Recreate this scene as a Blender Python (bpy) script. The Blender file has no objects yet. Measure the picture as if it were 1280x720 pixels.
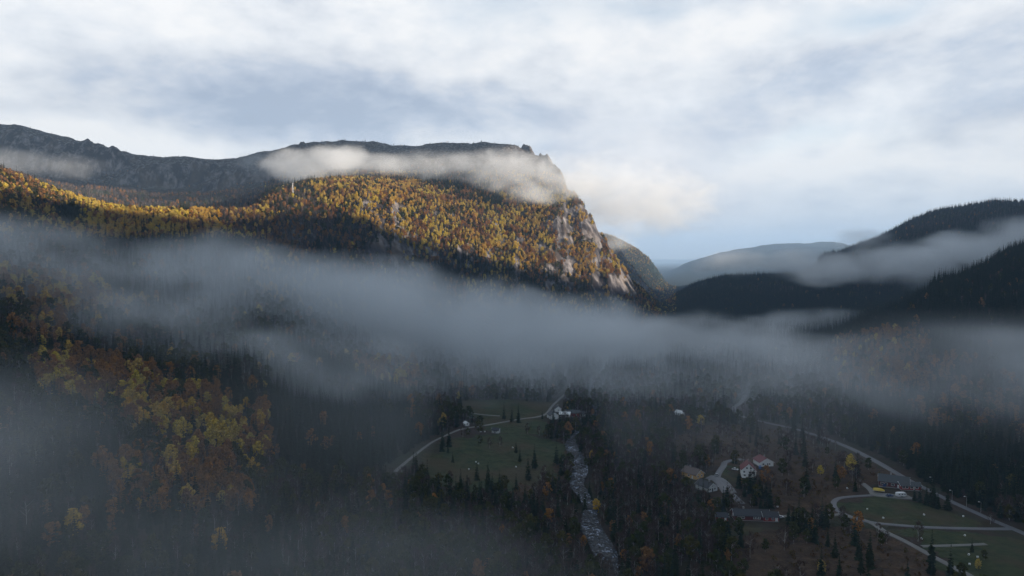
import bpy, math, random
import numpy as np
from mathutils import Vector, Matrix

R = math.radians
rng = np.random.default_rng(7)
random.seed(7)
DBG = ''

scn = bpy.context.scene
COL = scn.collection

# ------------------------------------------------------------------ camera frame
F = 853.3                      # focal length in pixels of a 1280 px wide frame
CAMZ = 150.0
PITCH = math.atan(38.0 / F)
HZ = 322.0


def ray(px, py):
    x = (px - 640.0) / F
    y = 1.0
    z = -(py - 360.0) / F
    return x, y * math.cos(PITCH) + z * math.sin(PITCH), -y * math.sin(PITCH) + z * math.cos(PITCH)


def at(px, py, Y):
    """world point at image point (px, py) and forward distance Y"""
    x, y, z = ray(px, py)
    s = Y / y
    return (x * s, Y, CAMZ + z * s)


def project(x, y, z):
    x = np.asarray(x, float); y = np.asarray(y, float); z = np.asarray(z, float) - CAMZ
    d = y * math.cos(PITCH) - z * math.sin(PITCH)
    v = y * math.sin(PITCH) + z * math.cos(PITCH)
    d = np.where(d < 1e-3, 1e-3, d)
    return 640 + F * x / d, 360 - F * v / d, d


# ------------------------------------------------------------------ numpy noise
_perm = np.random.default_rng(11).permutation(256)
_perm = np.concatenate([_perm, _perm])
_ga = np.random.default_rng(12).uniform(0, 2 * np.pi, 256)
_gx, _gy = np.cos(_ga), np.sin(_ga)


def pn(x, y):
    xi = np.floor(x).astype(np.int64); yi = np.floor(y).astype(np.int64)
    xf = x - xi; yf = y - yi
    u = xf * xf * xf * (xf * (xf * 6 - 15) + 10); v = yf * yf * yf * (yf * (yf * 6 - 15) + 10)

    def g(ix, iy, dx, dy):
        h = _perm[(_perm[ix & 255] + iy) & 255]
        return _gx[h] * dx + _gy[h] * dy
    a = g(xi, yi, xf, yf); b = g(xi + 1, yi, xf - 1, yf)
    c = g(xi, yi + 1, xf, yf - 1); d = g(xi + 1, yi + 1, xf - 1, yf - 1)
    return ((a + u * (b - a)) + v * ((c + u * (d - c)) - (a + u * (b - a)))) * 1.5


def fbm(x, y, wl, oct=4, gain=0.5, seed=0):
    s = 0; a = 1.0; f = 1.0 / wl; n = 0
    for i in range(oct):
        s = s + a * pn(x * f + 37.1 * (i + seed), y * f - 17.7 * (i + 2 * seed)); n += a
        a *= gain; f *= 2.03
    return s / n


def ridged(x, y, wl, oct=4, gain=0.5, seed=0):
    s = 0; a = 1.0; f = 1.0 / wl; n = 0
    for i in range(oct):
        s = s + a * (1 - 2 * np.abs(pn(x * f + 11.3 * (i + seed), y * f + 5.7 * (i + seed)))); n += a
        a *= gain; f *= 2.03
    return s / n


def sstep(a, b, x):
    t = np.clip((x - a) / (b - a), 0, 1)
    return t * t * (3 - 2 * t)


def pchip(xs, Yv, xq):
    """monotone cubic along axis 0 of Yv (n, m) at xs (n,), evaluated at xq (k,)"""
    xs = np.asarray(xs, float); Yv = np.asarray(Yv, float)
    if Yv.ndim == 1: Yv = Yv[:, None]
    h = np.diff(xs)[:, None]; d = np.diff(Yv, axis=0) / h
    m = np.zeros_like(Yv)
    w1 = 2 * h[1:] + h[:-1]; w2 = h[1:] + 2 * h[:-1]
    with np.errstate(divide='ignore', invalid='ignore'):
        mm = (w1 + w2) / (w1 / d[:-1] + w2 / d[1:])
    mm = np.where(d[:-1] * d[1:] > 0, mm, 0.0)
    m[1:-1] = np.nan_to_num(mm)
    m[0] = d[0]; m[-1] = d[-1]
    i = np.clip(np.searchsorted(xs, xq) - 1, 0, len(xs) - 2)
    H = (xs[i + 1] - xs[i])[:, None]; t = ((xq - xs[i])[:, None]) / H
    return ((1 + 2 * t) * (1 - t) ** 2 * Yv[i] + t * (1 - t) ** 2 * H * m[i]
            + t * t * (3 - 2 * t) * Yv[i + 1] + t * t * (t - 1) * H * m[i + 1])


# ------------------------------------------------------------------ terrain shape
# column of image x: list of (forward distance, image y) or (forward distance, None, height)
FLAT = [(2600, None, 380), (4200, None, 260), (7000, None, 60), (10000, None, 0), (60000, None, 0)]
COLS = {
    0:   [(60, None, 25), (240, 715), (300, 600), (380, 505), (480, 425), (600, 338), (700, 280), (820, 238), (950, 212), (1150, None, 262), (1400, 212), (1625, 204), (1672, 166), (1700, 160), (1720, 155), (2100, None, 485)] + FLAT,
    50:  [(60, None, 25), (235, 725), (310, 600), (400, 500), (510, 425), (630, 340), (740, 285), (860, 248), (960, 228), (1150, None, 250), (1400, 228), (1630, 216), (1677, 174), (1700, 168), (1730, 163), (2100, None, 475)] + FLAT,
    100: [(60, None, 25), (235, 740), (330, 600), (430, 505), (550, 425), (680, 345), (790, 288), (880, 262), (960, 250), (1150, None, 225), (1400, 242), (1640, 228), (1688, 187), (1710, 182), (1740, 177), (2100, None, 460)] + FLAT,
    200: [(60, None, 20), (260, 730), (345, 600), (450, 505), (600, 425), (750, 340), (850, 285), (930, 268), (1100, None, 200), (1400, 252), (1660, 237), (1705, 208), (1725, 204), (1750, 199), (2100, None, 420)] + FLAT,
    300: [(60, None, 15), (290, 720), (395, 600), (440, 540), (500, 478), (650, 425), (800, 352), (900, 300), (980, 268), (1150, None, 215), (1400, 250), (1670, 230), (1715, 208), (1740, 203), (1770, 198), (2100, None, 415)] + FLAT,
    350: [(60, None, 10), (300, 720), (420, 595), (500, 525), (660, 435), (830, 360), (940, 305), (1040, 255), (1100, 242), (1300, 240), (1680, 222), (1720, 200), (1790, 191), (2100, None, 430)] + FLAT,
    400: [(60, None, 6), (310, 720), (430, 600), (520, 533), (700, 450), (850, 385), (960, 325), (1060, 272), (1150, 236), (1350, 228), (1600, 202), (1720, 184), (1800, 179), (2100, None, 455)] + FLAT,
    440: [(60, None, 4), (310, 725), (450, 590), (560, 530), (740, 450), (880, 390), (990, 328), (1090, 272), (1170, 235), (1350, 226), (1600, 198), (1730, 183), (1800, 179), (2100, None, 460)] + FLAT,
    500: [(60, None, 2), (300, 740), (440, 604), (560, 545), (620, 520), (800, 455), (940, 395), (1060, 335), (1160, 280), (1230, 248), (1380, 226), (1600, 200), (1750, 187), (1820, 184), (2100, None, 440)] + FLAT,
    560: [(60, None, 0), (300, 745), (440, 608), (620, 521), (820, 460), (980, 400), (1090, 345), (1190, 290), (1260, 258), (1430, 222), (1620, 195), (1750, 183), (1820, 181), (2100, None, 440)] + FLAT,
    610: [(60, None, 0), (300, 748), (440, 610), (640, 519), (860, 460), (1000, 405), (1110, 355), (1210, 305), (1290, 268), (1430, 228), (1600, 196), (1740, 183), (1810, 181), (2100, None, 430)] + FLAT,
    650: [(60, None, -2), (300, 750), (440, 612), (640, 520), (880, 462), (1040, 410), (1130, 365), (1220, 318), (1310, 275), (1430, 236), (1560, 205), (1680, 189), (1760, 185), (2100, None, 380)] + FLAT,
    680: [(60, None, -3), (300, 752), (450, 608), (660, 516), (900, 460), (1070, 410), (1150, 370), (1230, 325), (1320, 275), (1420, 236), (1520, 212), (1600, 199), (1800, None, 300), (2200, None, 230), (2500, 250), (3200, None, 220), (6000, None, 60), (60000, None, 0)],
    705: [(60, None, -3), (300, 752), (450, 608), (680, 512), (920, 458), (1090, 410), (1170, 372), (1240, 332), (1330, 282), (1420, 242), (1500, 224), (1750, None, 190), (2100, None, 150), (2500, 265), (3200, None, 210), (3600, 275), (6000, None, 60), (60000, None, 0)],
    725: [(60, None, -3), (300, 752), (460, 604), (700, 508), (940, 456), (1110, 408), (1190, 370), (1260, 335), (1340, 295), (1400, 265), (1440, 262), (1700, None, 120), (2100, None, 110), (2500, 278), (3100, None, 170), (3600, 285), (6000, None, 50), (60000, None, 0)],
    742: [(60, None, -3), (300, 752), (460, 604), (700, 508), (940, 456), (1120, 408), (1210, 370), (1290, 328), (1350, 298), (1400, 287), (1700, None, 80), (2100, None, 80), (2500, 290), (3100, None, 140), (3600, 292), (6000, None, 40), (60000, None, 0)],
    758: [(60, None, -3), (300, 752), (470, 600), (710, 507), (950, 455), (1130, 408), (1220, 375), (1310, 335), (1380, 318), (1650, None, 50), (2050, None, 60), (2500, 300), (3000, None, 120), (3600, 297), (6000, None, 30), (60000, None, 0)],
    778: [(60, None, -3), (300, 750), (480, 594), (720, 504), (960, 453), (1140, 406), (1230, 380), (1320, 354), (1380, 345), (1650, None, 25), (2000, None, 30), (2450, 322), (2900, None, 60), (3600, 303), (6000, None, 10), (60000, None, 0)],
    800: [(60, None, -3), (300, 748), (490, 588), (730, 501), (980, 450), (1150, 408), (1240, 388), (1320, 372), (1380, 366), (1650, None, 12), (2000, None, 15), (2350, 350), (2800, None, 15), (3500, 319), (5000, None, 5), (60000, None, 0)],
    822: [(60, None, -2), (300, 746), (500, 582), (740, 498), (1000, 446), (1200, 402), (1320, 386), (1380, 383), (1650, None, 10), (2300, 373), (2800, None, 8), (3300, 345), (4200, None, 2), (7000, 346), (9000, None, 0), (60000, None, 0)],
    840: [(60, None, -2), (300, 746), (500, 582), (740, 498), (1000, 446), (1250, 405), (1500, 384), (1700, 376), (2100, None, 10), (3200, 366), (4200, None, 2), (6500, 340), (7000, 338), (9000, None, 0), (60000, None, 0)],
    870: [(60, None, -2), (300, 744), (500, 580), (740, 497), (1000, 444), (1300, 398), (1550, 364), (1700, 357), (2100, None, 30), (4200, None, 5), (6500, 330), (7000, 326), (9000, None, 0), (60000, None, 0)],
    935: [(60, None, -2), (300, 742), (470, 594), (700, 506), (950, 448), (1250, 400), (1500, 358), (1680, 348), (2100, None, 50), (4200, None, 20), (6500, 318), (7200, 312), (9000, None, 20), (60000, None, 0)],
    1000: [(60, None, -2), (300, 742), (470, 594), (700, 504), (900, 452), (1200, 405), (1450, 360), (1620, 347), (2100, None, 70), (4200, None, 60), (6500, 312), (7200, 305), (9000, None, 60), (60000, None, 0)],
    1045: [(60, None, -2), (300, 742), (470, 592), (660, 512), (850, 450), (1150, 404), (1350, 362), (1550, 330), (1700, 316), (2100, None, 130), (4200, None, 120), (6500, 310), (7200, 304), (9000, None, 60), (60000, None, 0)],
    1100: [(60, None, -2), (300, 740), (450, 600), (600, 528), (740, 460), (860, 402), (1000, 398), (1250, 380), (1450, 325), (1600, 298), (1660, 295), (2100, None, 180), (4200, None, 160), (9000, None, 100), (60000, None, 0)],
    1135: [(60, None, -2), (300, 738), (440, 604), (560, 540), (680, 480), (780, 415), (860, 386), (1000, None, 50), (1150, None, 45), (1300, 365), (1450, 312), (1600, 280), (1660, 278), (2100, None, 210), (4200, None, 180), (9000, None, 100), (60000, None, 0)],
    1200: [(60, None, -2), (300, 734), (410, 628), (500, 565), (600, 490), (700, 430), (800, 372), (870, 348), (1050, None, 70), (1200, None, 60), (1300, 352), (1450, 298), (1600, 263), (1670, 261), (2100, None, 240), (4200, None, 180), (9000, None, 100), (60000, None, 0)],
    1240: [(60, None, -2), (300, 730), (390, 645), (480, 580), (580, 500), (680, 435), (800, 352), (880, 328), (1050, None, 90), (1200, None, 80), (1300, 345), (1450, 292), (1600, 256), (1680, 253), (2100, None, 250), (4200, None, 180), (9000, None, 100), (60000, None, 0)],
    1285: [(60, None, -2), (300, 726), (373, 662), (470, 585), (570, 500), (670, 435), (800, 335), (900, 307), (1100, None, 110), (1250, None, 110), (1350, 325), (1450, 292), (1600, 258), (1680, 256), (2100, None, 250), (4200, None, 180), (9000, None, 100), (60000, None, 0)],
}
NOFR = {  # columns beyond the frame: azimuth degrees -> (radius, height)
    -180: [(60, -3), (600, 0), (1500, 20), (3000, 200), (6000, 350), (60000, 100)],
    -120: [(60, 0), (400, 20), (1000, 120), (2500, 350), (6000, 350), (60000, 100)],
    -75: [(60, 30), (250, 70), (500, 140), (1000, 300), (2000, 460), (6000, 300), (60000, 50)],
    -50: [(60, 28), (250, 60), (450, 100), (700, 190), (1000, 280), (1700, 420), (2100, 500), (6000, 300), (60000, 50)],
    47: [(60, -2), (430, 2), (600, 40), (800, 110), (1100, 215), (1500, 200), (2200, 330), (6000, 250), (60000, 50)],
    75: [(60, -2), (500, 5), (800, 90), (1500, 260), (2500, 350), (6000, 250), (60000, 50)],
    120: [(60, -2), (500, 0), (1000, 20), (2000, 120), (6000, 250), (60000, 50)],
}
LRMIN, LRMAX = math.log(40.0), math.log(55000.0)
NLR = 420
LR = np.linspace(LRMIN, LRMAX, NLR)
_th, _prof = [], []
for k, pts in NOFR.items():
    lr = [math.log(p[0]) for p in pts]; z = [p[1] for p in pts]
    lr = [LRMIN - 0.1] + lr if lr[0] > LRMIN - 0.1 else lr
    z = [z[0]] + z if len(z) < len(lr) else z
    _th.append(R(k)); _prof.append(pchip(lr, z, LR)[:, 0])
for px, pts in COLS.items():
    th = math.atan((px - 640.0) / F)
    lr, z = [LRMIN - 0.1], [pts[0][2]]
    for p in pts:
        lr.append(math.log(p[0] / math.cos(th)))
        z.append(at(px, p[1], p[0])[2] if p[1] is not None else p[2])
    _th.append(th); _prof.append(pchip(lr, z, LR)[:, 0])
o = np.argsort(_th)
TH = np.array(_th)[o]; PROF = np.array(_prof)[o]
TH = np.append(TH, math.pi); PROF = np.vstack([PROF, PROF[:1]])
NTH = 1441
THG = np.linspace(-math.pi, math.pi, NTH)
# fine azimuth table
TAB = pchip(TH, PROF, THG)                     # (NTH, NLR)
k = np.exp(-0.5 * (np.arange(-5, 6) / 2.2) ** 2); k /= k.sum()
TAB = np.apply_along_axis(lambda c: np.convolve(np.pad(c, 5, mode='edge'), k, 'valid'), 0, TAB)


def bil(tab, x0, dx, y0, dy, x, y):
    fx = np.clip((x - x0) / dx, 0, tab.shape[0] - 1.001); fy = np.clip((y - y0) / dy, 0, tab.shape[1] - 1.001)
    i = fx.astype(int); j = fy.astype(int); u = fx - i; v = fy - j
    return (tab[i, j] * (1 - u) * (1 - v) + tab[i + 1, j] * u * (1 - v) + tab[i, j + 1] * (1 - u) * v + tab[i + 1, j + 1] * u * v)


def base_h(x, y):
    r = np.hypot(x, y) + 1e-6
    th = np.arctan2(x, y)
    return bil(TAB, -math.pi, THG[1] - THG[0], LRMIN, LR[1] - LR[0], th, np.log(np.maximum(r, 40.0)))


# light direction (towards the sun)
SUN_AZ, SUN_EL = R(104.0), R(11.5)
SD = np.array([math.sin(SUN_AZ) * math.cos(SUN_EL), math.cos(SUN_AZ) * math.cos(SUN_EL), math.sin(SUN_EL)])

# river centre line, (image x, image y) on the valley floor -> world later
def flat(px, py, z=0.0):
    x, y, zz = ray(px, py)
    s = (z - CAMZ) / zz
    return np.array([x * s, y * s])


RIVER = np.array([flat(px, py, -1.5) for px, py in [(800, 860), (784, 780), (768, 724), (760, 700), (752, 682), (741, 664), (737, 648), (738, 634), (730, 620), (720, 604), (725, 588), (722, 573), (714, 556), (722, 542), (738, 528), (744, 512), (736, 497), (742, 480), (752, 465), (762, 450), (780, 436)]])


def densify(P, step=3.0):
    P = np.asarray(P, float)
    # Catmull-Rom through the points
    out = []
    Q = np.vstack([2 * P[0] - P[1], P, 2 * P[-1] - P[-2]])
    for i in range(1, len(Q) - 2):
        n = max(2, int(np.linalg.norm(Q[i + 1][:2] - Q[i][:2]) / step))
        t = np.linspace(0, 1, n, endpoint=False)[:, None]
        p0, p1, p2, p3 = Q[i - 1], Q[i], Q[i + 1], Q[i + 2]
        out.append(0.5 * (2 * p1 + (p2 - p0) * t + (2 * p0 - 5 * p1 + 4 * p2 - p3) * t ** 2 + (3 * p1 - p0 - 3 * p2 + p3) * t ** 3))
    out.append(P[-1:])
    return np.vstack(out)


RIVER_D = densify(RIVER, 5.0)


def rhw(y): return np.interp(y, [280, 322, 345, 375, 400, 425, 470, 520, 560, 600, 800], [0.8, 1.2, 5.0, 4.4, 2.4, 2.4, 4.2, 4.0, 2.6, 1.2, 1.0])


def dist_poly(x, y, P, maxd=60.0):
    """distance to a dense polyline of points, only where it is near"""
    x = np.asarray(x, float); y = np.asarray(y, float)
    d = np.full(x.shape, maxd)
    m = (x > P[:, 0].min() - maxd) & (x < P[:, 0].max() + maxd) & (y > P[:, 1].min() - maxd) & (y < P[:, 1].max() + maxd)
    if not m.any(): return d
    xs = x[m]; ys = y[m]; dd = np.full(xs.shape, maxd)
    for a, b in zip(P[:-1], P[1:]):
        vx, vy = b - a; L = vx * vx + vy * vy + 1e-9
        t = np.clip(((xs - a[0]) * vx + (ys - a[1]) * vy) / L, 0, 1)
        dd = np.minimum(dd, np.hypot(xs - a[0] - t * vx, ys - a[1] - t * vy))
    d[m] = dd
    return d


# roads (centre lines picked on the valley floor)
def pts(L, z=2.0): return np.array([flat(a, b, z) for a, b in L])


BZ = 3.0


def blocker(x, y):
    # unseen ridge behind and to the right, its crest shaped to shade the valley floor
    ax, ay = math.sin(SUN_AZ), math.cos(SUN_AZ)
    u = x * ax + y * ay                     # along the light
    s = -x * ay + y * ax                    # across it (grows to the left of the sun)
    crest = np.interp(s, [-3000, -800, 300, 572, 690, 745, 830, 900, 965, 1030, 1089, 1234, 1320, 1450, 1600, 1900, 2700, 3200], [700, 950, 960, 900, 872, 818, 818, 832, 832, 782, 710, 625, 595, 640, 720, 900, 900, 0])
    crest = crest + 18 * fbm(s, s * 0 + 3.3, 140, 4)
    prof = np.exp(-((u - 2450) / 520.0) ** 2)
    return crest * prof * sstep(700, 1500, u)


def H(x, y):
    x = np.asarray(x, float); y = np.asarray(y, float)
    # small sideways warp so that edges between columns wander
    z = base_h(x, y)
    r = np.hypot(x, y)
    wx = fbm(x, y, 260, 3, seed=1) * 22 * sstep(600, 1000, r); wy = fbm(x, y, 260, 3, seed=5) * 22 * sstep(600, 1000, r)
    z = base_h(x + wx, y + wy)
    e = 12.0
    sl = np.hypot(base_h(x + e, y) - base_h(x - e, y), base_h(x, y + e) - base_h(x, y - e)) / (2 * e)
    hi = sstep(25, 120, z)
    rock = sstep(0.6, 1.1, sl) * sstep(700, 1100, r)
    z = z + hi * (0.25 + rock) * 15 * ridged(x, y, 150, 4, 0.5, 2) * sstep(350, 800, r)
    z = z + (0.6 + 2.4 * sstep(0.08, 0.4, sl)) * fbm(x, y, 60, 4, seed=3) * (0.35 + 0.65 * sstep(8, 30, z))
    # gullies and buttresses down the cliffs
    th = np.arctan2(x, y)
    g = ridged(th * 1600, r * 0.12, 60, 4, 0.55, 7)
    rock = rock * (1 - .65 * sstep(310, 360, z) * sstep(1620, 1580, r))
    z = z + sstep(1300, 1600, r) * sstep(30, 80, z) * fbm(x, y, 190, 4, seed=23) * 16
    z = z + rock * g * 15 + rock * fbm(x, y, 28, 3, seed=9) * 7
    z = z + sstep(1300, 1500, r) * sstep(2200, 1900, r) * rock * 8 * ridged(th * 1600, r * 0.08, 24, 3, 0.6, 17)
    top = sstep(290, 360, z) * sstep(3500, 2500, r)
    z = z + top * (ridged(x, y, 110, 5, 0.5, 13) * 7 - 2)
    far = sstep(2200, 6000, r)
    z = z + far * sstep(20, 90, z) * 30 * ridged(x, y, 900, 4, 0.5, 4)
    dr = dist_poly(x, y, RIVER_D, 60)
    z = np.where(dr < 60, np.minimum(z, np.maximum(-2.6 + (np.maximum(dr - rhw(y), 0) / 5.0) ** 1.5, -2.6)) * sstep(60, 25, dr) + z * (1 - sstep(60, 25, dr)), z)
    bl = blocker(x, y)
    return np.where(bl > 5, np.maximum(z, bl), z)


def Hs(x, y):
    return float(H(np.array([x]), np.array([y]))[0])


def gp(px, py, r0=180, r1=4000):
    """ground point seen at an image point"""
    x, y, z = ray(px, py)
    n = math.hypot(x, y)
    t = np.exp(np.linspace(math.log(r0), math.log(r1), 900)) / n
    gx, gy, gz = x * t, y * t, CAMZ + z * t
    below = gz < H(gx, gy)
    i = int(np.argmax(below)) if below.any() else len(t) - 1
    a, b = t[max(i - 1, 0)], t[i]
    for _ in range(12):
        m = 0.5 * (a + b)
        if CAMZ + z * m < Hs(x * m, y * m): b = m
        else: a = m
    m = 0.5 * (a + b)
    return np.array([x * m, y * m, CAMZ + z * m])


# ------------------------------------------------------------------ node helpers
def new_mat(name):
    m = bpy.data.materials.new(name); m.use_nodes = True
    nt = m.node_tree; nt.nodes.clear()
    return m, nt


class NT:
    def __init__(s, nt): s.nt = nt
    def n(s, t, **kw):
        nd = s.nt.nodes.new(t)
        ins = kw.pop('ins', {})
        for k_, v in kw.items(): setattr(nd, k_, v)
        for k_, v in ins.items():
            if hasattr(v, 'bl_idname') and hasattr(v, 'is_output'): s.nt.links.new(v, nd.inputs[k_])
            else: nd.inputs[k_].default_value = v
        return nd
    def math(s, op, a, b=None, c=None, clamp=False):
        nd = s.nt.nodes.new('ShaderNodeMath'); nd.operation = op; nd.use_clamp = clamp
        for i, v in enumerate((a, b, c)):
            if v is None: continue
            if hasattr(v, 'is_output'): s.nt.links.new(v, nd.inputs[i])
            else: nd.inputs[i].default_value = v
        return nd.outputs[0]
    def vmath(s, op, a, b=None, out=0):
        nd = s.nt.nodes.new('ShaderNodeVectorMath'); nd.operation = op
        for i, v in enumerate((a, b)):
            if v is None: continue
            if hasattr(v, 'is_output'): s.nt.links.new(v, nd.inputs[i])
            else: nd.inputs[i].default_value = v
        return nd.outputs[out]
    def noise(s, vec, scale, detail=4, rough=0.5, dist=0.0):
        nd = s.nt.nodes.new('ShaderNodeTexNoise')
        if vec is not None: s.nt.links.new(vec, nd.inputs['Vector'])
        nd.inputs['Scale'].default_value = scale; nd.inputs['Detail'].default_value = detail
        nd.inputs['Roughness'].default_value = rough; nd.inputs['Distortion'].default_value = dist
        return nd.outputs[0]
    def mix(s, f, a, b):
        nd = s.nt.nodes.new('ShaderNodeMix'); nd.data_type = 'RGBA'
        for key, v in ((0, f), (6, a), (7, b)):
            if hasattr(v, 'is_output'): s.nt.links.new(v, nd.inputs[key])
            else: nd.inputs[key].default_value = v if key == 0 else (*v, 1.0)
        return nd.outputs[2]
    def sm(s, x, a, b):
        nd = s.nt.nodes.new('ShaderNodeMapRange'); nd.interpolation_type = 'SMOOTHSTEP'
        s.nt.links.new(x, nd.inputs[0]); nd.inputs[1].default_value = a; nd.inputs[2].default_value = b
        return nd.outputs[0]
    def attr(s, name): return s.n('ShaderNodeAttribute', attribute_name=name)
    def out(s, sh, vol=False):
        o_ = s.nt.nodes.new('ShaderNodeOutputMaterial')
        s.nt.links.new(sh, o_.inputs['Volume' if vol else 'Surface'])


def simple_mat(name, col, rough=0.8, var=0.15, scale=2.0, metal=0.0):
    m, nt = new_mat(name); N = NT(nt)
    tc = N.n('ShaderNodeTexCoord')
    f = N.noise(tc.outputs['Object'], scale, 5, 0.6)
    c = N.mix(f, tuple(v * (1 - var) for v in col), tuple(min(1, v * (1 + var)) for v in col))
    b = N.n('ShaderNodeBsdfPrincipled', ins={'Base Color': c, 'Roughness': rough, 'Metallic': metal})
    N.out(b.outputs[0]); return m


# ------------------------------------------------------------------ object helpers
def tag(o_, label=None, cat=None, group=None, kind=None):
    if label: o_['label'] = label
    if cat: o_['category'] = cat
    if group: o_['group'] = group
    if kind: o_['kind'] = kind
    return o_


def empty(name, loc=(0, 0, 0), rz=0.0):
    o_ = bpy.data.objects.new(name, None); COL.objects.link(o_)
    o_.location = loc; o_.rotation_euler = (0, 0, rz); o_.empty_display_size = 1
    return o_


def mesh_np(name, V, Fq, mat=None, smooth=False, attrs=None):
    V = np.asarray(V, np.float32); Fq = np.asarray(Fq, np.int32)
    me = bpy.data.meshes.new(name)
    n, kk = Fq.shape
    me.vertices.add(len(V)); me.vertices.foreach_set('co', V.ravel())
    me.loops.add(n * kk); me.loops.foreach_set('vertex_index', Fq.ravel())
    me.polygons.add(n); me.polygons.foreach_set('loop_start', np.arange(0, n * kk, kk, dtype=np.int32))
    me.update(calc_edges=True)
    if smooth: me.polygons.foreach_set('use_smooth', np.ones(n, bool))
    for an, av in (attrs or {}).items():
        a = me.attributes.new(an, 'FLOAT', 'POINT'); a.data.foreach_set('value', np.asarray(av, np.float32))
    if mat: me.materials.append(mat)
    me.validate()
    return me


class MB:
    """collects polygons"""
    def __init__(s): s.v = []; s.f = []
    def add(s, V, Fs, M=None):
        b = len(s.v)
        for p in V:
            p = Vector(p)
            if M is not None: p = M @ p
            s.v.append(tuple(p))
        for f in Fs: s.f.append(tuple(i + b for i in f))
    def box(s, c, d, M=None, rz=0.0):
        x, y, z = d[0] / 2, d[1] / 2, d[2] / 2
        V = [(-x, -y, -z), (x, -y, -z), (x, y, -z), (-x, y, -z), (-x, -y, z), (x, -y, z), (x, y, z), (-x, y, z)]
        cr, sr = math.cos(rz), math.sin(rz)
        V = [(c[0] + a * cr - b * sr, c[1] + a * sr + b * cr, c[2] + e) for a, b, e in V]
        s.add(V, [(0, 3, 2, 1), (4, 5, 6, 7), (0, 1, 5, 4), (1, 2, 6, 5), (2, 3, 7, 6), (3, 0, 4, 7)], M)
    def prism(s, prof, ax, a0, a1, M=None):
        """profile in (u, z) swept along axis ax ('x' or 'y') from a0 to a1"""
        n = len(prof)
        def P(u, z, a): return (a, u, z) if ax == 'x' else (u, a, z)
        V = [P(u, z, a0) for u, z in prof] + [P(u, z, a1) for u, z in prof]
        Fs = [tuple(range(n))[::-1], tuple(range(n, 2 * n))] + [(i, (i + 1) % n, n + (i + 1) % n, n + i) for i in range(n)]
        s.add(V, Fs, M)
    def tube(s, P, Rd, n=6):
        P = [Vector(p) for p in P]; rings = []
        b = len(s.v)
        for i, p in enumerate(P):
            t = (P[min(i + 1, len(P) - 1)] - P[max(i - 1, 0)]).normalized()
            a = t.orthogonal().normalized(); c = t.cross(a)
            for k_ in range(n):
                an = 2 * math.pi * k_ / n
                s.v.append(tuple(p + (a * math.cos(an) + c * math.sin(an)) * Rd[i]))
        for i in range(len(P) - 1):
            for k_ in range(n):
                s.f.append((b + i * n + k_, b + i * n + (k_ + 1) % n, b + (i + 1) * n + (k_ + 1) % n, b + (i + 1) * n + k_))
        s.f.append(tuple(b + k_ for k_ in range(n))[::-1]); s.f.append(tuple(b + (len(P) - 1) * n + k_ for k_ in range(n)))
    def mesh(s, name, mat, smooth=False):
        me = bpy.data.meshes.new(name); me.from_pydata(s.v, [], s.f)
        if mat: me.materials.append(mat)
        if smooth: me.polygons.foreach_set('use_smooth', [True] * len(me.polygons))
        me.update(); return me
    def build(s, name, mat, parent=None, smooth=False):
        o_ = bpy.data.objects.new(name, s.mesh(name, mat, smooth)); COL.objects.link(o_)
        if parent is not None: o_.parent = parent
        return o_


# ------------------------------------------------------------------ terrain mesh
def poly_mask(px, py, poly):
    inside = np.zeros(px.shape, bool); n = len(poly); j = n - 1
    for i in range(n):
        xi, yi = poly[i]; xj, yj = poly[j]
        c = ((yi > py) != (yj > py)) & (px < (xj - xi) * (py - yi) / (yj - yi + 1e-12) + xi)
        inside ^= c; j = i
    return inside


MEADOWS = [pts(L) for L in (
    [(1048, 625), (1100, 620), (1150, 628), (1190, 636), (1238, 657), (1180, 658), (1110, 653), (1060, 642)],
    [(1118, 662), (1180, 664), (1245, 668), (1290, 676), (1290, 760), (1240, 760), (1165, 690)],
    [(520, 585), (548, 560), (590, 543), (640, 537), (700, 545), (712, 562), (690, 590), (640, 606), (560, 612), (525, 602)],
    [(560, 515), (600, 498), (690, 498), (690, 514), (640, 524), (600, 528)],
    [(600, 522), (680, 520), (695, 535), (640, 537), (600, 536)],
    [(912, 578), (928, 577), (918, 592), (905, 596)],
    [(925, 652), (958, 652), (950, 660), (925, 660)],
)]
HEATHS = [pts(L) for L in (
    [(860, 530), (918, 522), (1000, 540), (1060, 565), (1130, 600), (1095, 605), (1040, 628), (1050, 645), (980, 640), (960, 600), (880, 570), (835, 560)],
    [(960, 655), (1080, 655), (1160, 690), (1230, 760), (960, 760), (880, 700)],
    [(690, 545), (720, 540), (700, 620), (660, 625), (640, 605), (690, 590)],
)]


def masks(x, y):
    w = 9.0
    xw = x + fbm(x, y, 22, 4, seed=21) * w * 2; yw = y + fbm(x, y, 25, 3, seed=22) * w * 2
    me = np.zeros(x.shape); he = np.zeros(x.shape)
    for p in MEADOWS: me = np.maximum(me, poly_mask(xw, yw, p))
    for p in HEATHS: he = np.maximum(he, poly_mask(xw, yw, p))
    return me, he


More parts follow.
